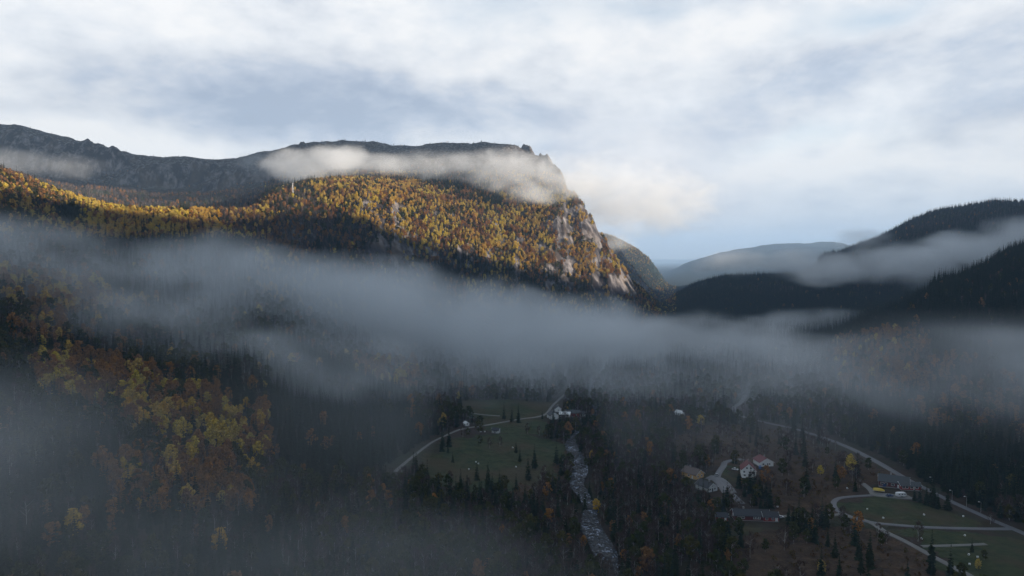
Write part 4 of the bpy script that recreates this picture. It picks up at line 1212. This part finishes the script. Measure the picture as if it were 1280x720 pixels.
zone(pz([(770, 520), (840, 520), (870, 600), (900, 720), (770, 720)]), (.30, 0, .02, .48, .20, 0), .9)
# fields, heath, rock
me_, he_ = masks(X, Y)
zone(he_ > .5, (.05, .003, .015, .10, .05, .78), .6)
dens *= np.where(me_ > .5, 0.0 + .05 * (n2 > .3), 1)
dens *= 1 - sstep(1.0, 1.5, SL) * (RR > 700)
dens *= 1 - .96 * sstep(320, 385, Z)
# glades
dens *= 1 - .5 * sstep(.15, .4, n2) * (wts[:, 0] < .9)
dr_ = dist_poly(X, Y, RIVER_D, 60); dens[dr_ < rhw(Y) + .6] = 0
for P_, wd_ in ROADS: dens[dist_poly(X, Y, P_, 30) < wd_ / 2 + 3.2] = 0
# keep the lines of sight to the roads and houses open: farms clear their surroundings
for ph_, sx_, sy_, rd_ in SPOTS:
    dens[np.hypot(X - sx_, Y - sy_) < rd_] = 0
    dirn = np.array([-sx_, -sy_]) / math.hypot(sx_, sy_)
    al = (X - sx_) * dirn[0] + (Y - sy_) * dirn[1]; ac = np.abs((X - sx_) * dirn[1] - (Y - sy_) * dirn[0])
    m_ = (al > 0) & (al < 26) & (ac < rd_ * .8)
    dens[m_] = 0
for P_, wd_ in ROADS[:2] + ROADS[6:7]:
    m_ = dist_poly(X, Y + 9, P_, 30) < 10; dens[m_ & (PY > 500)] *= .03
m_ = dist_poly(X - 2, Y + 12, RIVER_D, 40) < 9; dens[m_ & (Y < 520) & (Y > 335)] *= .4
wn_ = wts * np.exp(np.stack([1.2 * n1, 1.6 * n2, -1.4 * n2 + n3, n3 * 1.2, -1.2 * n1, n1 * 0], 1) * np.where(SLOPE, 3.4, 1.8)[:, None])
wn_ /= wn_.sum(1)[:, None]; cw_ = np.cumsum(wn_, 1)
KI = (U[:, None] > cw_).sum(1).clip(0, 5)
keep = (U2 < dens) & vis & (PX > -160) & (PX < 1440)
X, Y, Z, PX, PY, RR, KI, U, U2, U3, SP, vs_ = [a[keep] for a in (X, Y, Z, PX, PY, RR, KI, U, U2, U3, SP, vis_strict)]
# lone trees seen in the photograph on the open ground
LONE = [(560, 566, 0, .6), (566, 578, 0, .6), (600, 556, 4, .7), (612, 560, 3, .8), (625, 558, 3, .8), (645, 566, 0, .7), (650, 577, 0, .8), (601, 532, 4, .9), (596, 600, 0, 1.0), (610, 607, 0, 1.1), (660, 600, 0, 1.2), (668, 585, 0, 1.2),
        (1150, 628, 0, .8), (1158, 631, 0, .9), (1166, 634, 0, .8), (1172, 636, 0, .8), (1143, 626, 0, .7), (870, 566, 0, 1.1), (904, 531, 0, 1.2), (900, 528, 0, 1.1), (910, 532, 0, 1.1), (640, 527, 0, 1.1), (630, 524, 0, 1.1), (648, 528, 0, 1.2), (926, 606, 2, .5), (1215, 690, 0, .5), (1222, 712, 1, .5), (1230, 700, 4, .5), (700, 536, 0, 1.2), (708, 540, 0, 1.2)]
lx = np.array([gp(a, b)[:2] for a, b, _, _ in LONE])
X = np.concatenate([X, lx[:, 0]]); Y = np.concatenate([Y, lx[:, 1]]); Z = np.concatenate([Z, Hm(lx[:, 0], lx[:, 1])])
KI = np.concatenate([KI, [c[2] for c in LONE]]); RR = np.hypot(X, Y); PX, PY, DD = project(X, Y, Z)
ul = np.random.default_rng(9).uniform(0, 1, (3, len(LONE)))
U = np.concatenate([U, ul[0]]); U2 = np.concatenate([U2, ul[1]]); U3 = np.concatenate([U3, ul[2]]); vs_ = np.concatenate([vs_, np.ones(len(LONE), bool)])
SC = .62 + .65 * U3 ** 1.4
SC *= np.where(KI == 0, np.where(RR > 1500, .85, 1.0), np.where(RR > 850, .74, 1.0))
SC *= np.where(Z > 300, .6, 1.0)
SC[-len(LONE):] = [c[3] for c in LONE]
hts = np.array([PROTO[k_][0][3] for k_ in range(6)])[KI] * SC
Z = Z - .15
ROT = U * 977 % 6.283
VI = (U2 * 7919).astype(int) % 4
PIX = hts * F / RR
inframe = (PX > 6) & (PX < 1274) & (PY - PIX < 715) & (PY > 3) & vs_
print('TREES', len(X), np.bincount(KI, minlength=6), 'in frame', np.bincount(KI[inframe], minlength=6))

LOOK = {0: ('dark green spruce', 'spruce'), 1: ('golden yellow birch', 'birch'), 2: ('rust orange aspen', 'aspen'), 3: ('leafless grey brown birch', 'birch'), 4: ('olive green birch', 'birch'), 5: ('low brown heath shrub', 'shrub')}
GRP = {0: 'dark spruces of the valley', 1: 'golden birches of the hillsides', 2: 'rust coloured aspens', 3: 'leafless birches', 4: 'olive green birches', 5: 'brown shrubs on the heath'}


def place(px, py):
    if 330 < px < 545 and 450 < py < 625: return 'in the dense dark stand left of the round meadow'
    if px < 345 and py < 305: return 'on the golden shoulder at the far left'
    if 320 < px < 845 and py < 400: return 'on the sunlit mountainside'
    if px < 130 and py < 470: return 'in the mist at the left edge of the photo'
    if px < 350 and py < 600: return 'among the orange groves on the left slope'
    if px < 250: return 'in the bluish mist of the lower left corner'
    if px < 500 and py >= 600: return 'in the dim wood below the dark stand'
    if px < 700 and 500 < py < 620: return 'around the round meadow'
    if px < 690 and py >= 620: return 'in the dim wood below the round meadow'
    if px < 800 and py >= 540: return 'on the banks of the river'
    if px < 890 and py >= 540: return 'between the river and the ochre house'
    if 860 < px < 1060 and 530 < py < 650: return 'on the brown heath around the white houses'
    if px >= 690 and py >= 640 and px < 1110: return 'on the rough slope below the red houses'
    if px >= 1110 and py >= 640: return 'by the lower field at the bottom right'
    if px >= 1040 and py >= 400: return 'on the dark slope above the valley road'
    if px >= 1040: return 'on the wooded hill at the right edge'
    if py >= 430: return 'in the valley floor woods beyond the farm'
    return 'on the dark wooded ridge in the middle distance'


def tree_object(i, with_parts):
    ki = int(KI[i]); tr, cw, jn, h = PROTO[ki][int(VI[i])]
    if with_parts:
        o_ = bpy.data.objects.new(KINDS[ki], None); COL.objects.link(o_)
        for nm_, me in (('trunk', tr), ('crown', cw)):
            c = bpy.data.objects.new(nm_, me); COL.objects.link(c); c.parent = o_
    else:
        o_ = bpy.data.objects.new(KINDS[ki], jn); COL.objects.link(o_)
    o_.location = (X[i], Y[i], Z[i]); o_.rotation_euler = (0, 0, ROT[i]); s_ = SC[i]; o_.scale = (s_ * (1.0 if ki else .95), s_ * (1.0 if ki else .95), s_)
    return o_


single = np.zeros(len(X), bool)
for ki in range(6):
    c = np.where((KI == ki) & inframe)[0]
    c = c[np.argsort(-PIX[c])][:300]
    lone = np.where(KI[-len(LONE):] == ki)[0] + len(X) - len(LONE)
    c = np.unique(np.concatenate([lone, c]))[::-1][:300]
    single[c] = True
    taken = {}
    for ph_, sx_, sy_, rd_ in SPOTS:
        d = np.hypot(X[c] - sx_, Y[c] - sy_)
        j = int(np.argmin(d))
        if d[j] < 45 and c[j] not in taken: taken[c[j]] = LOOK[ki][0] + ' standing closest to ' + ph_
    # extremes of each place group get a description of their own
    groups = {}
    for i in c: groups.setdefault(place(PX[i], PY[i]), []).append(i)
    for pl, ids in groups.items():
        ids = [i for i in ids if i not in taken]
        if len(ids) > 2:
            ids.sort(key=lambda i: -PIX[i]); taken[ids[0]] = 'tallest ' + LOOK[ki][0] + ' ' + pl
            ids2 = sorted(ids[1:], key=lambda i: PX[i]); taken[ids2[0]] = 'leftmost ' + LOOK[ki][0] + ' ' + pl
            if len(ids2) > 1: taken[ids2[-1]] = 'rightmost ' + LOOK[ki][0] + ' ' + pl
        elif len(ids) == 1: taken[ids[0]] = 'only ' + LOOK[ki][0] + ' ' + pl
    order = sorted(c, key=lambda i: -PIX[i])
    for rank, i in enumerate(order):
        o_ = tree_object(i, PIX[i] > 17 and ki != 5)
        lb = taken.get(i)
        if lb is None: lb = LOOK[ki][0] + ' ' + place(PX[i], PY[i])
        lb = ' '.join(lb.split()[:16])
        tag(o_, lb, LOOK[ki][1], GRP[ki] + ' ' + place(PX[i], PY[i]))

# ---- the rest of each kind: one object, a forest nobody could count
MASS = {0: ('spruce_forest', 'dark spruce forest covering the slopes and valley floor'), 1: ('golden_birch_forest', 'golden birch wood glowing on the sunlit mountainside'), 2: ('rust_aspen_forest', 'rust coloured wood scattered over the slopes'),
        3: ('bare_birch_forest', 'leafless grey brown wood on the slopes'), 4: ('olive_birch_forest', 'olive green broadleaf wood between the spruces'), 5: ('heath_scrub', 'low brown scrub covering the heath and the corrie')}
for ki in range(6):
    ids = np.where((KI == ki) & ~single)[0]
    if not len(ids): continue
    cl = bpy.data.collections.new(KINDS[ki] + ' shapes')
    for q_ in range(4):
        so_ = bpy.data.objects.new('%s_shape_%d' % (KINDS[ki], q_), PROTO[ki][q_][2]); cl.objects.link(so_)
    me = bpy.data.meshes.new(MASS[ki][0]); me.vertices.add(len(ids))
    me.vertices.foreach_set('co', np.stack([X[ids], Y[ids], Z[ids]], 1).astype(np.float32).ravel())
    for an, av in (('rot', ROT[ids]), ('scl', SC[ids])):
        a = me.attributes.new(an, 'FLOAT', 'POINT'); a.data.foreach_set('value', av.astype(np.float32))
    a = me.attributes.new('vi', 'INT', 'POINT'); a.data.foreach_set('value', VI[ids].astype(np.int32))
    ob = bpy.data.objects.new(MASS[ki][0], me); COL.objects.link(ob); tag(ob, MASS[ki][1], 'scrub' if ki == 5 else 'forest', kind='stuff')
    ng = bpy.data.node_groups.new(MASS[ki][0], 'GeometryNodeTree'); G = NT(ng)
    ng.interface.new_socket('Geometry', in_out='INPUT', socket_type='NodeSocketGeometry'); ng.interface.new_socket('Geometry', in_out='OUTPUT', socket_type='NodeSocketGeometry')
    gi = G.n('NodeGroupInput'); go = G.n('NodeGroupOutput')
    ci = G.n('GeometryNodeCollectionInfo'); ci.inputs['Collection'].default_value = cl; ci.inputs['Separate Children'].default_value = True; ci.inputs['Reset Children'].default_value = True
    ip = G.n('GeometryNodeInstanceOnPoints'); ip.inputs['Pick Instance'].default_value = True
    def na(nm_, ty):
        q_ = G.n('GeometryNodeInputNamedAttribute', data_type=ty); q_.inputs['Name'].default_value = nm_; return [o_ for o_ in q_.outputs if o_.enabled][0]
    m2p = G.n('GeometryNodeMeshToPoints'); ng.links.new(gi.outputs[0], m2p.inputs[0]); ng.links.new(m2p.outputs[0], ip.inputs['Points'])
    ng.links.new(ci.outputs[0], ip.inputs['Instance']); ng.links.new(na('vi', 'INT'), ip.inputs['Instance Index'])
    cx = G.n('ShaderNodeCombineXYZ'); ng.links.new(na('rot', 'FLOAT'), cx.inputs[2]); ng.links.new(cx.outputs[0], ip.inputs['Rotation'])
    cs = G.n('ShaderNodeCombineXYZ'); s_ = na('scl', 'FLOAT')
    for q_ in range(3): ng.links.new(s_, cs.inputs[q_])
    ng.links.new(cs.outputs[0], ip.inputs['Scale']); ng.links.new(ip.outputs[0], go.inputs[0])
    md = ob.modifiers.new('instances', 'NODES'); md.node_group = ng

# ------------------------------------------------------------------ fog banks and clouds: real volumes
def vol_mat(name, col=(0.96, 0.985, 1.0), aniso=0.1):
    m, nt_ = new_mat(name); N_ = NT(nt_)
    at_ = N_.attr('density')
    pv = N_.n('ShaderNodeVolumePrincipled', ins={'Color': (*col, 1), 'Anisotropy': aniso, 'Density': at_.outputs['Fac']})
    pv.inputs['Density Attribute'].default_value = ''
    N_.out(pv.outputs[0], True); return m


def fog_volume(name, blobs, voxel, nscale, amp, dens, mat, label, cat='fog', warp=60.0, zs=1.6, thr=(0.0, 0.75), detail=4):
    """blobs: (image x, image y, forward distance, rx, ry, rz, weight)"""
    C = [(at(b[0], b[1], b[2]), b[3:6], b[6]) for b in blobs]
    pad = 1.08
    lo = [min(c[i] - r_[i] * pad for c, r_, w_ in C) for i in range(3)]
    hi_ = [max(c[i] + r_[i] * pad for c, r_, w_ in C) for i in range(3)]
    ng = bpy.data.node_groups.new(name + ' field', 'GeometryNodeTree')
    ng.interface.new_socket('Geometry', in_out='INPUT', socket_type='NodeSocketGeometry')
    ng.interface.new_socket('Geometry', in_out='OUTPUT', socket_type='NodeSocketGeometry')
    G = NT(ng)
    vc = G.n('GeometryNodeVolumeCube')
    pos = G.n('GeometryNodeInputPosition').outputs[0]
    pz = G.vmath('MULTIPLY', pos, (1, 1, zs))
    wn_ = G.n('ShaderNodeTexNoise'); ng.links.new(pz, wn_.inputs['Vector']); wn_.inputs['Scale'].default_value = nscale * 0.6; wn_.inputs['Detail'].default_value = 2
    wv = G.vmath('MULTIPLY', G.vmath('SUBTRACT', wn_.outputs['Color'], (0.5, 0.5, 0.5)), (warp, warp, warp * 0.7))
    pw = G.vmath('ADD', pos, wv)
    fz = G.vmath('ADD', pz, G.vmath('MULTIPLY', wv, (0.7, 0.7, 0.7)))
    nn = G.noise(fz, nscale, detail, 0.58)
    acc = None
    for c, r_, w_ in C:
        q = ng.nodes.new('ShaderNodeVectorMath'); q.operation = 'MULTIPLY_ADD'
        ng.links.new(pw, q.inputs[0]); q.inputs[1].default_value = tuple(1 / v_ for v_ in r_); q.inputs[2].default_value = tuple(-c[i] / r_[i] for i in range(3))
        d = G.vmath('DOT_PRODUCT', q.outputs[0], q.outputs[0], out=1)
        f_ = G.math('MULTIPLY', G.math('SUBTRACT', 1.0, d, clamp=True), w_)
        acc = f_ if acc is None else G.math('MAXIMUM', acc, f_)
    n3_ = G.noise(G.vmath('ADD', fz, G.vmath('MULTIPLY', wv, (0.8, 0.8, 0.8))), nscale * 3.1, 3, 0.6)
    e_ = G.math('ADD', acc, G.math('MULTIPLY', G.math('SUBTRACT', nn, 0.5), amp))
    e_ = G.math('ADD', e_, G.math('MULTIPLY', G.math('SUBTRACT', n3_, 0.5), amp * 0.75))
    # nothing where no blob reaches
    e_ = G.math('MULTIPLY', G.sm(e_, thr[0], thr[1]), G.sm(acc, 0.0, 0.12))
    dn = G.math('MULTIPLY', e_, dens)
    ng.links.new(dn, vc.inputs['Density'])
    vc.inputs['Min'].default_value = lo; vc.inputs['Max'].default_value = hi_
    for i, k_ in enumerate(('Resolution X', 'Resolution Y', 'Resolution Z')):
        vc.inputs[k_].default_value = max(8, int((hi_[i] - lo[i]) / (voxel * (0.6 if i == 2 else 1.0))))
    sm_ = G.n('GeometryNodeSetMaterial'); sm_.inputs['Material'].default_value = mat
    ng.links.new(vc.outputs[0], sm_.inputs[0])
    gi = G.n('NodeGroupInput'); go = G.n('NodeGroupOutput'); ng.links.new(sm_.outputs[0], go.inputs[0])
    vd = bpy.data.volumes.new(name); ob = bpy.data.objects.new(name, vd); COL.objects.link(ob)
    vd.materials.append(mat)
    md = ob.modifiers.new('field', 'NODES'); md.node_group = ng
    tag(ob, label, cat, kind='stuff')
    return ob


FOGM = vol_mat('shaded fog'); CLM = vol_mat('cloud droplets', (0.97, 0.985, 1.0), -0.1)
if 'nofog' not in DBG:
    fog_volume('fog_bank', [
        (-60, 330, 620, 190, 130, 60, 0.7), (20, 288, 640, 110, 100, 34, 0.5), (60, 345, 650, 180, 130, 60, 0.75), (200, 365, 740, 210, 150, 74, 0.95), (340, 388, 810, 220, 150, 80, 1.1), (480, 405, 870, 220, 150, 76, 1.1), (620, 420, 930, 230, 160, 66, 0.95),
        (760, 436, 990, 230, 170, 58, 0.85), (890, 450, 990, 220, 180, 54, 0.8), (1000, 465, 930, 180, 160, 50, 0.5), (900, 405, 1220, 150, 110, 34, 0.42), (1010, 412, 1130, 150, 110, 36, 0.42),
        (120, 410, 590, 180, 90, 48, 0.5), (300, 455, 600, 180, 90, 44, 0.45), (460, 470, 720, 240, 120, 48, 0.55), (660, 480, 780, 250, 120, 44, 0.6), (850, 490, 780, 220, 120, 38, 0.55), (1060, 480, 740, 170, 110, 44, 0.32), (1190, 480, 550, 120, 80, 44, 0.22), (1300, 485, 510, 110, 80, 44, 0.22)],
        9.0, 0.0062, 1.7, 0.0165, FOGM, 'thick grey fog bank lying across the valley in front of the mountain', warp=120, thr=(-0.1, 1.05))
    fog_volume('valley_mist', [(60, 600, 330, 200, 120, 60, 0.6), (420, 560, 460, 260, 200, 60, .9), (760, 540, 560, 300, 260, 55, .8), (1060, 540, 560, 260, 240, 60, .8), (1290, 500, 560, 220, 220, 80, 1.0)],
        16.0, 0.006, 0.8, 0.0010, FOGM, 'faint bluish mist hanging through the whole valley floor', 'mist', warp=80, thr=(-0.1, 0.9), detail=2)
    fog_volume('near_mist', [
        (0, 600, 205, 80, 60, 34, 0.75), (120, 645, 215, 90, 60, 30, 0.7), (280, 700, 225, 90, 60, 26, 0.65), (440, 725, 240, 90, 60, 28, 0.6), (20, 545, 260, 70, 60, 18, 0.4), (-80, 540, 230, 80, 60, 36, 0.6), (600, 760, 245, 80, 60, 20, 0.45)],
        5.0, 0.014, 0.9, 0.0045, FOGM, 'thin bluish mist over the near slope at the lower left', warp=45, thr=(-0.1, 1.0))
    fog_volume('drifting_mist', [
        (940, 330, 1350, 130, 120, 24, 0.55), (1040, 332, 1330, 150, 120, 36, 0.85), (1130, 328, 1300, 150, 120, 46, 0.95), (1230, 314, 1260, 150, 120, 40, 0.85), (1330, 294, 1230, 150, 120, 40, 0.8), (1080, 300, 1350, 70, 80, 34, 0.5)],
        8.0, 0.0075, 1.7, 0.014, FOGM, 'ragged white mist drifting across the right hill', warp=110, thr=(0.05, 1.0))
    fog_volume('summit_cloud', [
        (375, 210, 1360, 75, 90, 34, 1.1), (420, 203, 1380, 90, 100, 38, 1.2), (490, 212, 1400, 100, 100, 28, 1.0), (560, 212, 1400, 110, 100, 36, 0.75), (630, 215, 1380, 110, 90, 50, 0.75),
        (665, 245, 1300, 55, 60, 26, 0.95), (700, 228, 1400, 100, 100, 64, 0.85), (760, 245, 1480, 170, 120, 100, 0.75), (825, 252, 1540, 150, 140, 90, 0.6), (760, 300, 1500, 60, 60, 40, 0.6), (330, 205, 1560, 80, 60, 36, 0.45)],
        7.0, 0.013, 2.1, 0.012, CLM, 'sunlit white cloud caught on the mountain top', 'cloud', warp=90, thr=(-0.05, 1.15), detail=5)
    fog_volume('cliff_mist', [(10, 204, 1420, 120, 60, 32, 0.7), (90, 208, 1430, 90, 60, 26, 0.5), (-60, 196, 1420, 120, 60, 38, 0.8)],
        8.0, 0.016, 1.1, 0.0045, CLM, 'faint wisps of mist on the dark cliff at the left', 'mist', warp=50)
    # an unseen cloud added right of the frame to shade the corrie and tops
    import bmesh
    bm = bmesh.new(); bmesh.ops.create_icosphere(bm, subdivisions=5, radius=1.0)
    for v_ in bm.verts:
        d = v_.co
        s_ = 1 + 0.10 * math.sin(4.1 * d.x + 1.3) * math.sin(3.7 * d.y) + 0.07 * math.sin(8.3 * d.y + 2 * d.z) * math.cos(7.1 * d.x) + 0.04 * math.sin(15 * d.x + 9 * d.y)
        v_.co = Vector((d.x * s_ * 700, d.y * s_ * 480, d.z * s_ * 330))
    me = bpy.data.meshes.new('added_shade_cloud'); bm.to_mesh(me); bm.free()
    ob = bpy.data.objects.new('added_shade_cloud', me); COL.objects.link(ob)
    ax, ay = math.sin(SUN_AZ), math.cos(SUN_AZ); cu, cs_ = 2300.0, 1500.0
    ob.location = (cu * ax - cs_ * ay, cu * ay + cs_ * ax, 1345); ob.rotation_euler = (0, 0, math.atan2(ay, ax))
    m_, nt_ = new_mat('shade cloud volume'); N_ = NT(nt_); pv_ = N_.n('ShaderNodeVolumePrincipled', ins={'Color': (0.9, 0.92, 0.95, 1), 'Density': 0.03}); N_.out(pv_.outputs[0], True)
    me.materials.append(m_); tag(ob, 'unseen cloud added over the right hills to shade the corrie and tops', 'cloud', kind='stuff')
if 'nohaze' not in DBG:
    b_ = MB(); hx = 16000.0
    b_.box((0, 2000, 320), (2 * hx, 2 * hx + 4000, 800))
    hz = b_.build('haze', None)
    m_, nt_ = new_mat('valley air'); N_ = NT(nt_)
    pv_ = N_.n('ShaderNodeVolumePrincipled', ins={'Color': (0.52, 0.73, 1.0, 1), 'Density': 0.00011, 'Anisotropy': 0.0})
    N_.out(pv_.outputs[0], True)
    hz.data.materials.append(m_)
    tag(hz, 'pale blue air over the whole valley', 'haze', kind='stuff')
